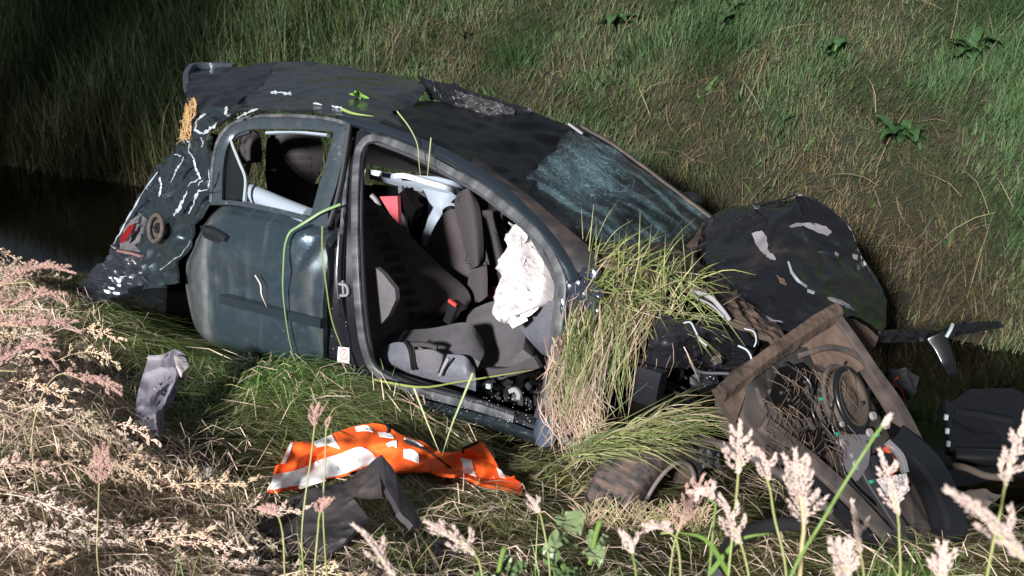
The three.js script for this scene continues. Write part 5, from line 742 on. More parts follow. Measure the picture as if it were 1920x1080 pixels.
// footprints that stay clear of grass: the car and the water
function inCar(x, z) { const p = toCar(V(x, .2, z)); return p.x > -1.75 && p.x < 1.2 && Math.abs(p.z) < .78; }
reseed(101);
const seen = (x, y, z, m = 0.25) => { const d = V(x, y - EYE, z).applyAxisAngle(V(1, 0, 0), PITCH); const t = Math.tan(FOV / 2 * R); return -d.z > .4 && Math.abs(d.x / -d.z) < t * 16 / 9 * (1 + m) + .1 && Math.abs(d.y / -d.z) < t * (1 + m) + .08; };
function field(count, n0, n1, s0, s1, fn) { const out = []; for (let i = 0; i < count; i++) { const n = rr(n0, n1), s = rr(s0, s1), [x, z] = xz(n, s), y = H(x, z); if (y < WATER - .01 || !seen(x, y, z)) continue; const e = fn(x, y, z, n, s); if (e) { e.p = e.p || V(x, y, z); out.push(e); } } return out; }

const tufts = (count, n0, n1, s0, s1, fn) => { for (let i = 0; i < count; i++) { const n = rr(n0, n1), s = rr(s0, s1), [x, z] = xz(n, s), y = H(x, z); if (y < WATER - .01 || !seen(x, y, z, .2)) continue; fn(x, y, z, n, s); } };
const bare = [];                                                        // spots where loose things press the grass down: x, z, radius
for (const [x, y, r] of [[560, 905, .22], [640, 880, .26], [720, 870, .26], [800, 880, .24], [880, 885, .22], [945, 905, .18], [590, 950, .2], [760, 960, .2], [300, 790, .2], [300, 700, .2], [285, 830, .16], [395, 890, .08]]) { const p = onGround(x, y); bare.push([p.x, p.z, r]); }
const pressed = (x, z) => bare.some((b) => (x - b[0]) ** 2 + (z - b[1]) ** 2 < b[2] ** 2);

// far bank: short turf with taller greener clumps, thatch showing between
const patchy = (x, z) => fbm(x * .8, z * .8, 4, 3) + .14 * nz(x * 3, z * 3, 8);
{
  const turf = new Sward(), dead = new Sward(), tall = new Sward();
  tufts(70000, 6.3, 12.0, -12, 2.6, (x, y, z, n, s) => {
    const g = patchy(x, z), toe = 1 - sm(6.3, 7.2, n); if (g < -.16 + .22 * toe && rnd() < .6) return;
    const dry = clamp(.12 - g * 1.9 + toe * .5 + rr(-.3, .3)), c0 = mix3(mix3([.030, .078, .022], [.062, .104, .030], rnd()), [.125, .092, .042], dry), hh = (.10 + .12 * sm(.0, .3, g)) * rr(.7, 1.2), dir = nz(x * 1.5, z * 1.5, 2) * 5;
    for (let k = 0; k < 7; k++) turf.upright(x + rr(-.07, .07), y - .01, z + rr(-.07, .07), dir + rr(-1.6, 1.6), hh * rr(.6, 1.3), rr(.2, .8), rr(.4, 1.5), rr(.005, .008), 2, jit(c0, .35), rr(-.1, .1), .35);
  });
  tufts(11000, 5.9, 12, -13.5, 3.4, (x, y, z, n) => {
    const g = patchy(x, z), toe = 1 - sm(6.3, 7.4, n); if (g > .05 - .2 * rnd() + toe * .5 && rnd() < .85) return;
    const c0 = mix3([.07, .046, .027], [.17, .125, .07], rnd() ** 2 * (1 - toe * .7));
    for (let k = 0; k < 5; k++) dead.lying(x + rr(-.1, .1), z + rr(-.1, .1), rr(0, 6.28), rr(.08, .26), rr(.01, .06), .015, rr(.003, .005), 3, jit(c0, .35), rr(-1, 1));
  });
  tufts(700, 6.4, 11.5, -11, 3.3, (x, y, z) => dead.lying(x, z, rr(0, 6.28), rr(.2, .55), rr(.02, .10), .06, rr(.004, .007), 4, jit([.20, .16, .09], .3), rr(-.8, .8)));
  tufts(4200, 6.0, 8.2, -13, -5.0, (x, y, z, n, s) => { if (rnd() > 1 - sm(-7.4, -5.2, s) * .98) return; for (let k = 0; k < 5; k++) tall.upright(x + rr(-.1, .1), y, z + rr(-.1, .1), rr(0, 6.28), rr(.22, .7), rr(.05, .6), rr(.3, 1.5), rr(.006, .010), 4, jit(mix3([.025, .055, .014], [.08, .055, .02], rnd() ** 1.5 * (n < 6.8 ? 1 : .5)), .35), 0, .25); });
  tufts(2600, 5.85, 6.75, -12, 3.3, (x, y, z) => { for (let k = 0; k < 4; k++) tall.upright(x + rr(-.1, .1), y, z + rr(-.1, .1), rr(0, 6.28), rr(.15, .42), rr(.2, .9), rr(.3, 1.2), rr(.004, .007), 4, jit(mix3([.065, .04, .018], [.05, .065, .018], rnd()), .35), 0, .35); });
  tufts(900, 6.6, 11.8, -11.5, 2.6, (x, y, z) => { const g = nz(x * .7, z * .7, 21); if (g < .02) return; const c0 = mix3([.032, .085, .026], [.075, .12, .04], rnd()); for (let k = 0; k < 8; k++) turf.upright(x + rr(-.05, .05), y, z + rr(-.05, .05), rr(0, 6.28), rr(.07, .2), rr(.5, 1.2), rr(.2, .9), rr(.018, .036), 4, jit(c0, .25), 0, .1); });
  turf.build('bank_grass', 'green turf covering the far bank of the ditch behind the car', 'grass', grassM());
  dead.build('bank_thatch', 'matted brown dead grass lying between the turf on the far bank', 'dead grass', grassM(.8));
  tall.build('tall_grass', 'tall dark rough grass along the water and at the left end of the bank', 'grass', grassM());
}
// near verge: long cut grass lying in swathes, hay on the left, a few fresh green tufts; the near lamp's extra brightness is put into the cut grass and hay colours
{
  const mown = new Sward(), fresh = new Sward(), hay = new Sward();
  tufts(19000, 1.3, 4.6, -6.4, 2.1, (x, y, z, n, s) => {
    if (inCar(x, z)) return; const st = strawy(x, z, n, s), pr = pressed(x, z); if (rnd() < st * .7) return;
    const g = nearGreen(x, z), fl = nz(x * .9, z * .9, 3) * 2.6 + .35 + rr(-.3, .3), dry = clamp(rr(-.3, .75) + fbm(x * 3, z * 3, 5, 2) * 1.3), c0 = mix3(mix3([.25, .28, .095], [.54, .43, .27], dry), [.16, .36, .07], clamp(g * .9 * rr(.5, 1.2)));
    const lf = (pr ? .15 : 1) * (.35 + sm(-.2, .4, nz(x * 2.2, z * 2.2, 7)));
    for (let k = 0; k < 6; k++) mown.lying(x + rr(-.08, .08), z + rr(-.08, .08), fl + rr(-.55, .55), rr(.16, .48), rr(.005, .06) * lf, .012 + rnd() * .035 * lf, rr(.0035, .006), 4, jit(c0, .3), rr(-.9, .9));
  });
  tufts(3600, 1.3, 4.6, -6.4, 2.1, (x, y, z, n, s) => { if (inCar(x, z) || pressed(x, z)) return; const g = nearGreen(x, z); if (rnd() > .14 + .7 * g) return; for (let k = 0; k < 6; k++) fresh.upright(x + rr(-.06, .06), y, z + rr(-.06, .06), rr(0, 6.28), rr(.05, .14), rr(.3, 1.3), rr(.4, 1.3), rr(.004, .006), 3, jit([.14, .25, .06], .3)); });
  tufts(30000, 1.0, 4.4, -6, 2, (x, y, z, n, s) => {
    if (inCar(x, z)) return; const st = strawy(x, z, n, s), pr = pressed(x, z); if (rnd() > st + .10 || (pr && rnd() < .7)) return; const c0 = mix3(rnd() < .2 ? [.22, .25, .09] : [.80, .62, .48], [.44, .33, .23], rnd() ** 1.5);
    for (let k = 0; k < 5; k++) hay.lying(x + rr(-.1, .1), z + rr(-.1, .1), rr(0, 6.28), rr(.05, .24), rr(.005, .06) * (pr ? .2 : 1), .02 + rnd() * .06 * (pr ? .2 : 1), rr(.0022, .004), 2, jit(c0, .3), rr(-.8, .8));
  });
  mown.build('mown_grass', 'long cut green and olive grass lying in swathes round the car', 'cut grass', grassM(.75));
  fresh.build('verge_grass', 'short fresh green grass growing up through the cut swathes', 'grass', grassM(.7));
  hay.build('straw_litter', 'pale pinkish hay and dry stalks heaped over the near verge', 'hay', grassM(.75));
}

// dry flowering heads: a plume of small spikelets on a curved axis
function spikelet(pos, idx, p, d, l, w) {                                 // an eight-sided grain
  const a = V(d.y + .3, -d.x, d.z * .5 + .1).cross(d).normalize(), b = d.clone().cross(a), o = pos.length / 3;
  const add = (v) => pos.push(v.x, v.y, v.z); add(p); for (const k of [[1, 0], [0, 1], [-1, 0], [0, -1]]) add(p.clone().addScaledVector(d, l * .4).addScaledVector(a, k[0] * w).addScaledVector(b, k[1] * w)); add(p.clone().addScaledVector(d, l));
  for (let k = 0; k < 4; k++) { const u = o + 1 + k, v = o + 1 + (k + 1) % 4; idx.push(o, v, u, u, v, o + 5); }
}
function plume(curve, o) {                                                // o: n, r(t) radius, l, w
  const pos = [], idx = [];
  for (let i = 0; i < o.n; i++) {
    const t = rnd() ** (o.bias || 1), c = curve.getPointAt(t), tg = curve.getTangentAt(t), az = rr(0, 6.283), s1 = V(tg.z, .2, -tg.x).normalize(), s2 = tg.clone().cross(s1).normalize(), rad = o.r(t) * Math.sqrt(rnd());
    const out = s1.clone().multiplyScalar(Math.cos(az)).addScaledVector(s2, Math.sin(az)), p = c.clone().addScaledVector(out, rad), d = tg.clone().multiplyScalar(.9).addScaledVector(out, rr(.1, .5)).normalize();
    spikelet(pos, idx, p, d, o.l * rr(.6, 1.2), o.w * rr(.7, 1.2));
  }
  const g = new THREE.BufferGeometry(); g.setAttribute('position', new THREE.Float32BufferAttribute(pos, 3)); g.setIndex(idx); const q = g.toNonIndexed(); q.computeVertexNormals(); return q;
}
function panicle() {                                                       // loose drooping branched head, about 0.2 m
  const gs = [], main = new THREE.CatmullRomCurve3([V(0, 0, 0), V(.02, .10, 0), V(.07, .19, .01), V(.15, .25, .02)]);
  for (let i = 0; i < 11; i++) { const t = .25 + .75 * i / 10, p = main.getPointAt(t), az = i * 2.4, L0 = .085 * (1.15 - t * .8); const e = p.clone().add(V(Math.cos(az) * L0 * .6 + .03, L0 * .5, Math.sin(az) * L0 * .6)); gs.push(plume(new THREE.CatmullRomCurve3([p, p.clone().lerp(e, .5).add(V(0, .008, 0)), e]), { n: 17, r: (q) => .0055 * (1 - q * .4), l: .014, w: .0028 })); }
  const st = sweep([V(0, -.30, 0), V(0, -.1, 0), V(.02, .10, 0), V(.07, .19, .01), V(.14, .245, .02)], .0028, .0028, V(0, 0, 1), { n: 12, round: 4 }); st.deleteAttribute('uv'); gs.push(st);
  return mergeGeometries(gs);
}
scatter('dry_panicles', 'pinkish dry flowering grass heads massed on the left verge', 'hay', panicle(), new THREE.MeshStandardMaterial({ color: 0xffffff, roughness: .8, side: THREE.DoubleSide }),
  field(2300, .9, 4.6, -6.6, .5, (x, y, z, n, s) => { if (inCar(x, z)) return null; const st = strawy(x, z, n, s); if (pressed(x, z) || rnd() > (st - .35) * 1.5 + .02) return null; return { p: V(x, y + rr(-.05, .12), z), yaw: rr(-.8, .6), s: rr(.65, 1.2), up: V(rr(.5, 1.4), rr(.15, .8), rr(-.1, .9)).normalize(), c: jit(mix3([.80, .62, .48], [.52, .39, .28], rnd()), .2) }; }));
// ---------------------------------------------------------------- grass caught on the wreck
{
  reseed(301);
  const S = new Sward(), tan = [.46, .34, .25], grn = [.23, .27, .08], dk = [.12, .15, .05];
  for (let k = 0; k < 34; k++) {                                         // locks of torn grass hanging from the windscreen foot down over the front wing
    const u = clamp(.42 + .8 * (rnd() + rnd() - 1) * .75), lx = lerp(1090, 1285, u), ly = 505 - 55 * Math.sin(u * 3.1) * rnd() + rr(-5, 80), ll = rr(110, 310) * (1 - .5 * Math.abs(u - .38)), lz = rr(-.10, .03), sw = rr(-60, 46), dry = rnd() < .32, nb = 8 + Math.floor(rr(0, 22)), lc = dry ? mix3(tan, [.26, .19, .13], rnd()) : mix3(grn, dk, rnd());
    for (let i = 0; i < nb; i++) {
      const x0 = lx + rr(-16, 16), y0 = ly + rr(-22, 22), len = ll * rr(.45, 1.1), x1 = x0 + (lerp(1040, 1205, u) - x0) * len / 320 + sw * len / 220 + rr(-22, 22), y1 = Math.min(y0 + len, 862), d0 = lerp(4.72, 4.32, sm(440, 560, y0)) + lz, d1 = lerp(4.38, 4.14, sm(500, 800, y1)) + lz;
      const q = [at(x0, y0, d0)]; for (const t of [.35, .7]) q.push(at(lerp(x0, x1, t) + rr(-16, 16), lerp(y0, y1, t) - rr(-4, 16), lerp(d0, d1, t) - rr(0, .12))); q.push(at(x1, y1, d1)); ribbon(S, q, rr(.0022, .005), 7, jit(rnd() < .15 ? mix3(tan, dk, rnd()) : lc, .4));
    }
  }
  for (let i = 0; i < 260; i++) { const u = rnd(), x0 = lerp(1090, 1320, u), y0 = lerp(505, 560, u) + rr(-50, 70), a = rr(-1.2, 1.7), l = rr(35, 120), d = lerp(4.5, 4.25, sm(450, 540, y0)); ribbon(S, [at(x0, y0, d - .03), at(x0 + Math.cos(a) * l * .5, y0 - Math.sin(a) * l * .5 - rr(-4, 10), d - rr(.04, .16)), at(x0 + Math.cos(a) * l, y0 - Math.sin(a) * l + rr(0, 14), d - .06)], rr(.0025, .0045), 5, jit(mix3(grn, rnd() < .3 ? tan : dk, rnd()), .35)); }
  for (let i = 0; i < 300; i++) { const u = rnd(), x0 = lerp(1030, 1120, u) + rr(-20, 20), y0 = rr(620, 770); ribbon(S, [at(x0, y0, 4.24), at(x0 + rr(-16, 16), y0 + 40, 4.16), at(x0 + rr(-34, 34), y0 + rr(50, 120), 4.14)], rr(.003, .008), 5, jit(mix3(tan, [.30, .19, .14], rnd()), .3)); }
  S.build('hanging_grass', 'thick clump of torn grass hanging over the front wing from the windscreen', 'grass', grassM(.55));
  const W = new Sward();                                                  // swathe over the buried wheel
  for (let k = 0; k < 26; k++) { const v = rnd(), st = rnd(), lx = lerp(1060, 1260, st), ly = lerp(858, 800, st) + rr(-24, 20), la = rr(-.25, .7) * (1 - .5 * st), lc = mix3([.19, .22, .075], rnd() < .35 ? [.42, .33, .22] : [.09, .11, .035], rnd()); for (let i = 0; i < 11; i++) { const x0 = lx + rr(-24, 24), y0 = ly + rr(-14, 14), l = rr(50, 190), a = la + rr(-.28, .28), d = lerp(4.1, 3.98, v); ribbon(W, [at(x0, y0, d + .02), at(x0 + l * .4 * Math.cos(a), y0 - l * .4 * Math.sin(a) - rr(-4, 16), d - rr(0, .08)), at(x0 + l * Math.cos(a) + rr(-10, 10), y0 - l * Math.sin(a) + rr(-6, 26), d)], rr(.0025, .0048), 6, jit(lc, .35)); } }
  for (let i = 0; i < 170; i++) { const x0 = rr(1090, 1330), y0 = rr(966, 1000), a = rr(0, 3.1); ribbon(W, [at(x0, y0, 3.92), at(x0 + Math.cos(a) * 20, y0 - rr(12, 34), 3.9), at(x0 + Math.cos(a) * 44, y0 - rr(10, 50), 3.9)], rr(.004, .006), 4, jit(mix3([.42, .28, .20], [.16, .17, .06], rnd()), .3)); }
  W.build('grass_swathe', 'long cut grass heaped over the half buried wheel', 'cut grass', grassM(.55));
  const T = new Sward(); for (let i = 0; i < 60; i++) { const t = rnd(), x = lerp(356, 346, t) + rr(-5, 8), y = lerp(182, 248, t); const p = toWorld(RZ(x, y, .44)); ribbon(T, [p, toWorld(RZ(x + rr(-6, 6), y + 14, .46)), toWorld(RZ(x + rr(-16, 8), y + rr(-10, 34), .46))], rr(.005, .010), 4, jit([.36, .22, .09], .3)); }
  T.build('caught_grass', 'tuft of yellow dead grass caught on the rear corner of the roof', 'dead grass', grassM(.7));
  // loose blades lying on the car, one by one
  const one = (pts, w, c, label, f) => { const B = new Sward(), P = pts.map(f), b = P[0].clone(); ribbon(B, P.map((p) => p.clone().sub(b)), w, pts.length * 5, c); const g = new THREE.BufferGeometry(); g.setAttribute('position', new THREE.Float32BufferAttribute(B.p, 3)); g.setAttribute('color', new THREE.Float32BufferAttribute(B.c, 3)); g.setIndex(B.i); g.computeVertexNormals(); const o = mesh('plant_stalk', g, grassM(.45)); o.position.copy(b); return tag(o, label, 'stalk'); };
  const sideW = (o) => (p) => toWorld(onSide(p[0], p[1], o)), flat = (d) => (p) => at(p[0], p[1], d);
  one([[638, 383], [602, 398], [581, 411], [560, 424], [543, 436], [534, 460], [531, 500], [530, 540], [534, 585], [543, 641], [560, 700], [572, 722]], .010, [.16, .26, .10], 'long bent green blade hanging down across the rear door', sideW(.05));
  one([[604, 424], [604, 470], [612, 540], [622, 600], [640, 650], [664, 700]], .007, [.22, .26, .09], 'thin green blade trailing along the black pillar between the doors', sideW(.05));
  one([[744, 208], [768, 240], [782, 270], [786, 310], [792, 360]], .006, [.28, .32, .14], 'curved grass stalk standing up from the roof over the front doorway', sideW(.06));
  one([[808, 258], [804, 300], [800, 345]], .005, [.28, .32, .14], 'short straight grass stalk beside the curved one over the front doorway', sideW(.06));
  one([[478, 516], [488, 534], [490, 552], [500, 576]], .006, [.48, .42, .34], 'pale dry stalk stuck to the middle of the rear door', sideW(.04));
  one([[776, 728], [800, 790], [826, 854]], .007, [.30, .30, .12], 'straight yellowish stalk leaning left of a green one before the sill', flat(4.3));
  one([[886, 700], [870, 740], [846, 800], [828, 856]], .009, [.20, .26, .08], 'green stalk leaning right in front of the front doorway', flat(4.28));
  one([[700, 712], [790, 726], [860, 716], [960, 700], [1000, 694]], .010, [.24, .28, .08], 'long green blade lying across the sill of the front doorway', sideW(.05));
  one([[470, 212], [640, 204], [660, 212], [700, 218]].slice(1), .012, [.20, .30, .08], 'green blade lying on the roof edge over the centre pillar', sideW(.05));
  { const b = toWorld(RZ(672, 182, .2)), B = new Sward(); for (const [x, y] of [[654, 176], [664, 170], [684, 180], [692, 184], [676, 186]]) ribbon(B, [V(0, .02, 0), toWorld(RZ((672 + x) / 2, (182 + y) / 2 - 2, .25)).sub(b), toWorld(RZ(x, y, .25)).sub(b)], .02, 4, [.14, .28, .05]); const g = new THREE.BufferGeometry(); g.setAttribute('position', new THREE.Float32BufferAttribute(B.p, 3)); g.setAttribute('color', new THREE.Float32BufferAttribute(B.c, 3)); g.setIndex(B.i); g.computeVertexNormals(); const o = mesh('torn_leaf', g, grassM(.4)); o.position.copy(b); tag(o, 'bright green torn leaf lying on the roof', 'leaf'); }
  // splinters of glass and paint
  const sh = []; for (let i = 0; i < 260; i++) { const r = rnd(), p = r < .35 ? toWorld(onSide(rr(690, 1000), rr(742, 800), .02)) : r < .6 ? onGround(rr(560, 1100), rr(770, 860), .04) : r < .65 ? toWorld(onSide(rr(612, 650), rr(450, 700), .01)) : toWorld(onSide(rr(600, 1000), rr(730, 800), .02)); const s = rr(.0012, .003); sh.push(put(new THREE.TetrahedronGeometry(s), p, new THREE.Quaternion().setFromEuler(new THREE.Euler(rr(0, 3), rr(0, 3), 0)))); }
  tag(mesh('glass_crumbs', join(sh), phys([.7, .76, .76], .1, { clearcoat: 1 })), 'crumbs of broken glass and paint strewn over the sill and grass', 'broken glass', null, 'stuff');
}
// ---------------------------------------------------------------- flowering grasses standing close to the camera
const HEAD = new THREE.MeshStandardMaterial({ color: L(.62, .49, .43), roughness: .85, side: THREE.DoubleSide }), HEADPINK = new THREE.MeshStandardMaterial({ color: L(.52, .33, .28), roughness: .85, side: THREE.DoubleSide });
const stemM = (c) => new THREE.MeshStandardMaterial({ color: L(...c), roughness: .5, side: THREE.DoubleSide });
const STEM = [stemM([.30, .33, .12]), stemM([.42, .36, .18]), stemM([.16, .25, .06])];
function seedGrass(label, depth, headPx, stemPx, o = {}) {                // headPx from the head's foot to its tip; stemPx from there down
  const d = depth, tilt = o.tilt || 0, hp = headPx.map((p, i) => at(p[0], p[1], d - tilt * i)), foot = at(stemPx[stemPx.length - 1][0], stemPx[stemPx.length - 1][1], d + .02);
  const ground = V(foot.x + (o.dx || 0), 0, foot.z); ground.y = H(ground.x, ground.z);
  const t = thing('flowering_stalk', label, 'flowering grass', ground.toArray(), 'flowering grasses near the camera');
  const cv = new THREE.CatmullRomCurve3(hp, false, 'centripetal'), Lh = cv.getLength(), gs = [], k = o.lobes || 0, R0 = (o.r || .008) * .64;
  reseed(Math.round(headPx[0][0] * 7 + headPx[0][1]));
  gs.push(plume(cv, { n: Math.round((o.n || 260) * .8), r: (q) => R0 * Math.sin(Math.min(1, q * 1.05 + .08) * 3.0) ** .6, l: .0088, w: .0015 }));
  for (let i = 0; i < k; i++) { const q = .05 + .8 * i / k, p = cv.getPointAt(q), tg = cv.getTangentAt(q), sd = V(i % 2 ? 1 : -1, rr(-.1, .5), rr(-.6, .6)).normalize(), l = Lh * .22 * (1.1 - q) * rr(.7, 1.3) + .012, e = p.clone().addScaledVector(sd, l * .8).addScaledVector(tg, l * .9); gs.push(plume(new THREE.CatmullRomCurve3([p, p.clone().lerp(e, .6).addScaledVector(sd, .004), e]), { n: 44, r: (z) => R0 * .8 * Math.sin(clamp(z * .8 + .2) * 3.0), l: .008, w: .0015 })); }
  const head = mergeGeometries(gs); part('seed_head', head.translate(-ground.x, -ground.y, -ground.z), o.pink ? HEADPINK : HEAD, t);
  const sp = [hp[hp.length - 1].clone().lerp(hp[0], .6), hp[0], ...stemPx.map((p) => at(p[0], p[1], d + .01)), ground.clone().lerp(foot, .3), ground];
  part('stem', sweep(sp, o.w || .0042, o.w || .0042, V(0, 0, 1), { n: 40, round: 6 }).translate(-ground.x, -ground.y, -ground.z), STEM[o.stem || 0], t);
  if (o.leaf) { const a = sp[3] || sp[2], e = a.clone().add(V(o.leaf * .1, .10, .02)), B = new Sward(); ribbon(B, [a, a.clone().lerp(e, .5).add(V(0, .03, 0)), e], .009, 8, [.14, .24, .05]); const g = new THREE.BufferGeometry(); g.setAttribute('position', new THREE.Float32BufferAttribute(B.p, 3)); g.setAttribute('color', new THREE.Float32BufferAttribute(B.c, 3)); g.setIndex(B.i); g.computeVertexNormals(); part('leaf', g.translate(-ground.x, -ground.y, -ground.z), grassM(.45), t); }
  return t;
}
seedGrass('tall pale pointed seed head before the black strip left of the torn-off door', 2.1, [[1384, 892], [1386, 850], [1388, 792]], [[1378, 960], [1366, 1076]], { lobes: 7, leaf: -1 });
seedGrass('pale seed head drooping right, next to the pointed one', 2.1, [[1440, 902], [1436, 868], [1418, 842], [1404, 838]], [[1452, 970], [1474, 1076]], { lobes: 3, r: .009 });
seedGrass('largest many-lobed pale seed head, in front of the torn-off door', 2.0, [[1508, 985], [1506, 940], [1496, 890], [1490, 842]], [[1504, 1020], [1500, 1078]], { lobes: 12, r: .010, n: 320, stem: 1, w: .008 });
seedGrass('long narrow pale seed head over the white foil on the torn-off door', 2.05, [[1684, 968], [1676, 930], [1662, 880], [1650, 846]], [[1686, 1010], [1688, 1076]], { lobes: 4, r: .009 });
seedGrass('slender pinkish seed head below the foil, left of the long narrow one', 2.1, [[1614, 1040], [1608, 1000], [1598, 940]], [[1618, 1060], [1620, 1090]], { lobes: 2, r: .007 });
seedGrass('pale seed head with a bent loop, beside the buried wheel', 2.15, [[1340, 938], [1330, 920], [1312, 922], [1306, 934]], [[1338, 980], [1330, 1076]], { lobes: 3, r: .008, stem: 2, leaf: 1 });
seedGrass('drooping pale seed head before the black rubber gasket', 2.1, [[1390, 1022], [1376, 990], [1362, 950], [1352, 930]], [[1398, 1050], [1404, 1082]], { lobes: 5, r: .008 });
seedGrass('very large blurred seed head leaning left at the lower right corner', 1.45, [[1930, 1055], [1880, 1000], [1830, 950], [1776, 918]], [[1936, 1085], [1944, 1120]], { lobes: 3, r: .011, n: 420, w: .006 });
seedGrass('pale forked seed head at the right edge beside the radiator', 1.75, [[1884, 912], [1896, 870], [1912, 820], [1922, 780]], [[1876, 960], [1862, 1020], [1850, 1085]], { lobes: 6, r: .008 });
seedGrass('small closed bud on a long slanting green stalk across the torn-off door', 1.9, [[1652, 800], [1660, 792], [1668, 782]], [[1600, 880], [1540, 980], [1484, 1078]], { n: 90, r: .006, w: .006, stem: 2, dx: -.1 });
seedGrass('broad ragged seed head at the bottom edge under the torn-off door', 1.8, [[1590, 1090], [1582, 1050], [1572, 1012]], [[1594, 1110], [1596, 1140]], { lobes: 8, r: .009 });
seedGrass('two-lobed seed head at the bottom right in front of the door corner', 1.8, [[1770, 1090], [1768, 1060], [1772, 1020]], [[1768, 1110], [1766, 1140]], { lobes: 5, r: .008 });
seedGrass('pinkish seed head lying over sideways right of the leafy stalk', 2.2, [[1262, 1000], [1250, 990], [1226, 986], [1204, 1000]], [[1272, 1030], [1276, 1084]], { lobes: 4, r: .007 });
seedGrass('short pale seed head beneath the sideways one', 2.15, [[1186, 1040], [1182, 1016], [1170, 1000]], [[1190, 1060], [1194, 1090]], { lobes: 3, r: .006, stem: 2 });
seedGrass('long white seed head leaning left in front of the underbody shield', 2.0, [[742, 1082], [720, 1050], [694, 1012], [664, 984]], [[750, 1100], [760, 1130]], { lobes: 2, r: .008, n: 320 });
seedGrass('thick pink seed head leaning over the broken plastic piece', 2.1, [[892, 1040], [866, 1016], [832, 996], [800, 978]], [[900, 1060], [906, 1096]], { lobes: 6, r: .009, n: 320 });
seedGrass('small white seed head below the right end of the vest', 2.6, [[1012, 962], [1004, 946], [990, 930]], [[1018, 985], [1030, 1060]], { lobes: 2, r: .007 });
seedGrass('brown upright seed head standing in front of the vest collar', 2.9, [[590, 800], [592, 776], [598, 758]], [[584, 850], [566, 1000]], { lobes: 3, r: .007, pink: 1 });
seedGrass('little brown round seed head right of the upright one', 2.9, [[612, 802], [614, 792], [618, 784]], [[610, 850], [606, 960]], { n: 80, r: .008, pink: 1 });
seedGrass('pinkish feathery head beside the buried wheel', 2.6, [[1270, 1000], [1290, 950], [1320, 890]], [[1262, 1030], [1256, 1080]], { lobes: 9, r: .008, pink: 1, n: 320 });
seedGrass('brown flower head drooping over the left end of the shield', 2.7, [[520, 966], [508, 958], [494, 950]], [[530, 1000], [534, 1078]], { lobes: 4, r: .006, pink: 1 });
seedGrass('brown flower head in front of the middle of the shield', 2.6, [[600, 962], [606, 948], [616, 936]], [[596, 1000], [590, 1078]], { lobes: 5, r: .006, pink: 1 });
// dry plumes at the left edge
const plumeL = (label, d, px, st) => seedGrass(label, d, px, st, { lobes: 11, r: .010, n: 360, pink: 1, stem: 1, w: .003 });
plumeL('dry pink plume arching right against the black water, highest at the left edge', 3.3, [[-10, 540], [40, 510], [90, 498], [140, 512]], [[-30, 600], [-60, 720]]);
plumeL('dry pink plume below the highest one at the left edge', 3.2, [[-10, 585], [40, 560], [90, 548], [128, 572]], [[-30, 640], [-60, 760]]);
plumeL('dry pink plume hanging down right of the glove hollow', 3.2, [[118, 700], [150, 705], [190, 716], [226, 738]], [[90, 720], [60, 820]]);
plumeL('dry pink plume lying across the middle of the left verge', 3.1, [[-10, 610], [50, 606], [110, 606], [150, 622]], [[-30, 660], [-60, 780]]);
plumeL('dry pink plume at the left edge above the hay heap', 3.0, [[-20, 700], [20, 660], [70, 650], [110, 690]], [[-30, 760], [-50, 860]]);
plumeL('short dry pink plume standing upright beside the hay heap', 2.9, [[186, 910], [190, 870], [194, 832]], [[184, 960], [182, 1040]]);

// ---------------------------------------------------------------- broad-leaved plants
function leafGeo(l, w, curl, fold) {
  const P = []; for (let j = 0; j <= 8; j++) { P[j] = []; for (let i = 0; i <= 4; i++) { const t = j / 8, q = (i / 4 - .5) * 2, ww = w * .5 * Math.sin(Math.min(1, t * 1.02 + .04) * 3.05) ** .75; P[j][i] = V(q * ww, Math.sin(t * 1.4) * l * .55 - curl * t * t * l + Math.abs(q) * ww * fold + .006 * Math.sin(t * 20 + q * 3), t * l * .8); } }
  return gridGeo(P, 4, 8, 0, { u: (p) => p.x, v: (p) => p.z });
}
const leafM = (c) => phys(c, .42, { transmission: .0, clearcoat: .15, clearcoatRoughness: .5 });
function leafPlant(label, p, n, l, w, m, s) {
  reseed(s); const t = thing('dock_plant', label, 'broadleaf plant', p.toArray());
  for (let k = 0; k < n; k++) { const g = leafGeo(l * rr(.6, 1.15), w * rr(.7, 1.15), rr(.2, .75), rr(.1, .35)); g.rotateX(rr(-.6, .35)); g.rotateY(k / n * 6.283 + rr(-.6, .6)); g.translate(rr(-.03, .03), rr(-.01, .05), rr(-.03, .03)); part('leaf', g, m, t); }
  part('stem', sweep([V(0, -.03, 0), V(.01, .04, 0), V(.02, .09, .01)], .012, .012, V(0, 0, 1), { n: 8, round: 6 }), STEM[2], t); return t;
}
const DK = leafM([.038, .085, .028]), DK2 = leafM([.11, .17, .065]);
leafPlant('large dark dock plant on the bank right of the bonnet', onGround(1690, 270, .02), 13, .30, .085, DK, 1);
leafPlant('broad-leaved plant high on the bank left of the brown straw patch', onGround(1160, 50, .02), 7, .24, .11, DK, 2);
leafPlant('single-stemmed dock at the top edge of the bank', onGround(1368, 36, .02), 4, .3, .11, DK, 3);
leafPlant('nettle-like leafy plant at the top right of the bank', onGround(1820, 110, .02), 12, .22, .09, DK, 4);
leafPlant('leafy weed near the right end of the bank', onGround(1560, 110, .02), 6, .2, .07, DK, 6);
leafPlant('bright green broad leaves at the bottom centre close to the camera', at(1040, 1062, 2.6).add(V(0, -.08, 0)), 4, .13, .055, DK2, 7);
leafPlant('pale green leaves left of the buried wheel near the bottom', at(930, 1050, 2.7).add(V(0, -.05, 0)), 4, .10, .045, DK2, 8);
leafPlant('heart-shaped pale leaves on the brown stalk near the bottom', at(1108, 1000, 2.6).add(V(0, -.05, 0)), 4, .10, .07, leafM([.20, .26, .12]), 9);
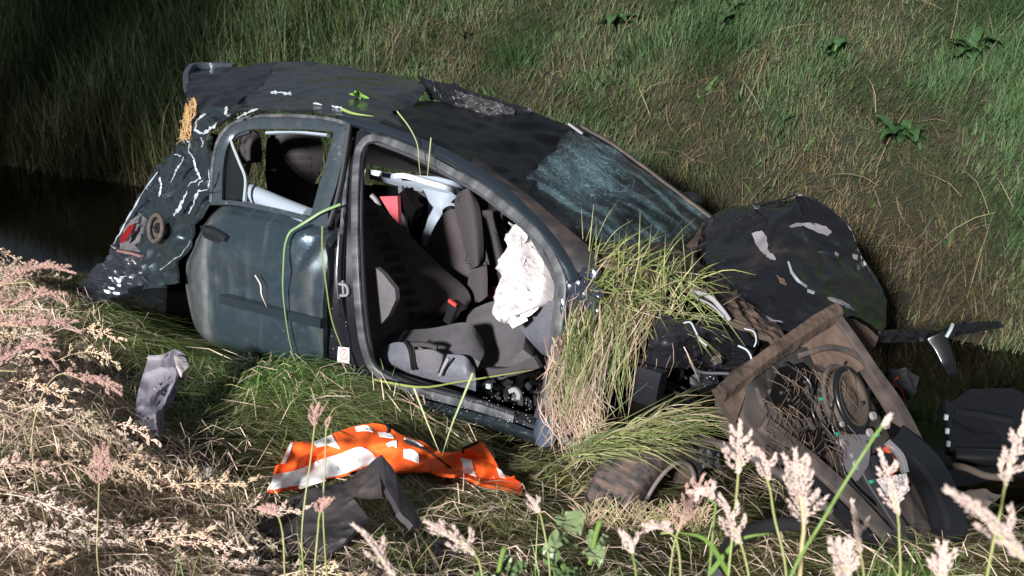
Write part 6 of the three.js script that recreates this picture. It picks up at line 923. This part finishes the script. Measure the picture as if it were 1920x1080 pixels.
{ const p = at(1690, 1085, 2.3), F = new Sward(); reseed(71); for (let i = 0; i < 260; i++) F.upright(rr(-.12, .12), -.08, rr(-.08, .08), rr(0, 6.28), rr(.06, .16), rr(.1, .9), rr(.2, 1.2), rr(.002, .0035), 3, jit([.12, .24, .05], .3)); const g = new THREE.BufferGeometry(); g.setAttribute('position', new THREE.Float32BufferAttribute(F.p, 3)); g.setAttribute('color', new THREE.Float32BufferAttribute(F.c, 3)); g.setIndex(F.i); g.computeVertexNormals(); const t = thing('feathery_plant', 'feathery bright green weed at the bottom right under the torn-off door', 'weed', p.toArray()); part('foliage', g, grassM(.5), t); part('stem', sweep([V(0, -.3, 0), V(0, -.1, 0), V(.01, .02, 0)], .006, .006, V(0, 0, 1), { n: 8, round: 6 }), STEM[2], t); }
// foreground green stalks rising past the bottom edge
{ reseed(81); const F = new Sward(); for (let i = 0; i < 240; i++) { const x = rr(-.9, 1.1), z = -2.35 + rr(-.55, .35), y = H(x, z); if (!pressed(x, z)) F.upright(x, y, z, rr(0, 6.28), rr(.12, .34), rr(.05, .5), rr(.2, 1.2), rr(.003, .006), 5, jit(mix3([.13, .24, .05], [.36, .34, .15], rnd()), .3)); } F.build('foreground_grass', 'sparse green and yellow grass stalks along the bottom of the view', 'grass', grassM(.5)); }
// ---------------------------------------------------------------- unseen tree added on the left so its crown keeps the lamp off that end of the bank
{
  reseed(91); const p = V(-7.4, 0, -3.4); p.y = H(p.x, p.z);
  const t = thing('added_shade_tree', 'added leafy tree out of view left of the ditch, put there to shade its far bank', 'tree', p.toArray());
  const bark = std([.07, .055, .04], .95), limbs = [sweep([V(0, -.1, 0), V(.05, 1.2, 0), V(-.05, 2.4, .05), V(.05, 4.2, 0)], .26, .26, V(0, 0, 1), { n: 20, round: 10, taper: (q) => 1 - .75 * q })];
  for (let k = 0; k < 9; k++) { const a = k * 2.4, y = .9 + k * .35; limbs.push(sweep([V(0, y, 0), V(Math.cos(a) * .8, y + .4, Math.sin(a) * .8), V(Math.cos(a) * 1.6, y + .6, Math.sin(a) * 1.6)], .08, .08, V(0, 1, .2), { n: 10, round: 6, taper: (q) => 1 - .8 * q })); }
  part('trunk', join(limbs), bark, t);
  const pos = [], idx = []; for (let i = 0; i < 10500; i++) { let x, y, z; do { x = rr(-1, 1); y = rr(-1, 1); z = rr(-1, 1); } while (x * x + y * y + z * z > 1 || nz(x * 2.2, y * 2.2, z * 2.2) < -.22); const c = V(x * 2.0, 2.9 + y * 2.6, z * 2.0), u = V(rr(-1, 1), rr(-1, 1), rr(-1, 1)).normalize().multiplyScalar(.075), w = V(rr(-1, 1), rr(-1, 1), rr(-1, 1)).normalize().multiplyScalar(.05), o = pos.length / 3; for (const v of [c.clone().sub(u), c.clone().add(w), c.clone().add(u), c.clone().sub(w)]) pos.push(v.x, v.y, v.z); idx.push(o, o + 1, o + 2, o, o + 2, o + 3); }
  const g = new THREE.BufferGeometry(); g.setAttribute('position', new THREE.Float32BufferAttribute(pos, 3)); g.setIndex(idx); g.computeVertexNormals(); part('crown', g, std([.05, .09, .03], .6), t);
}
renderer.render(scene, camera);
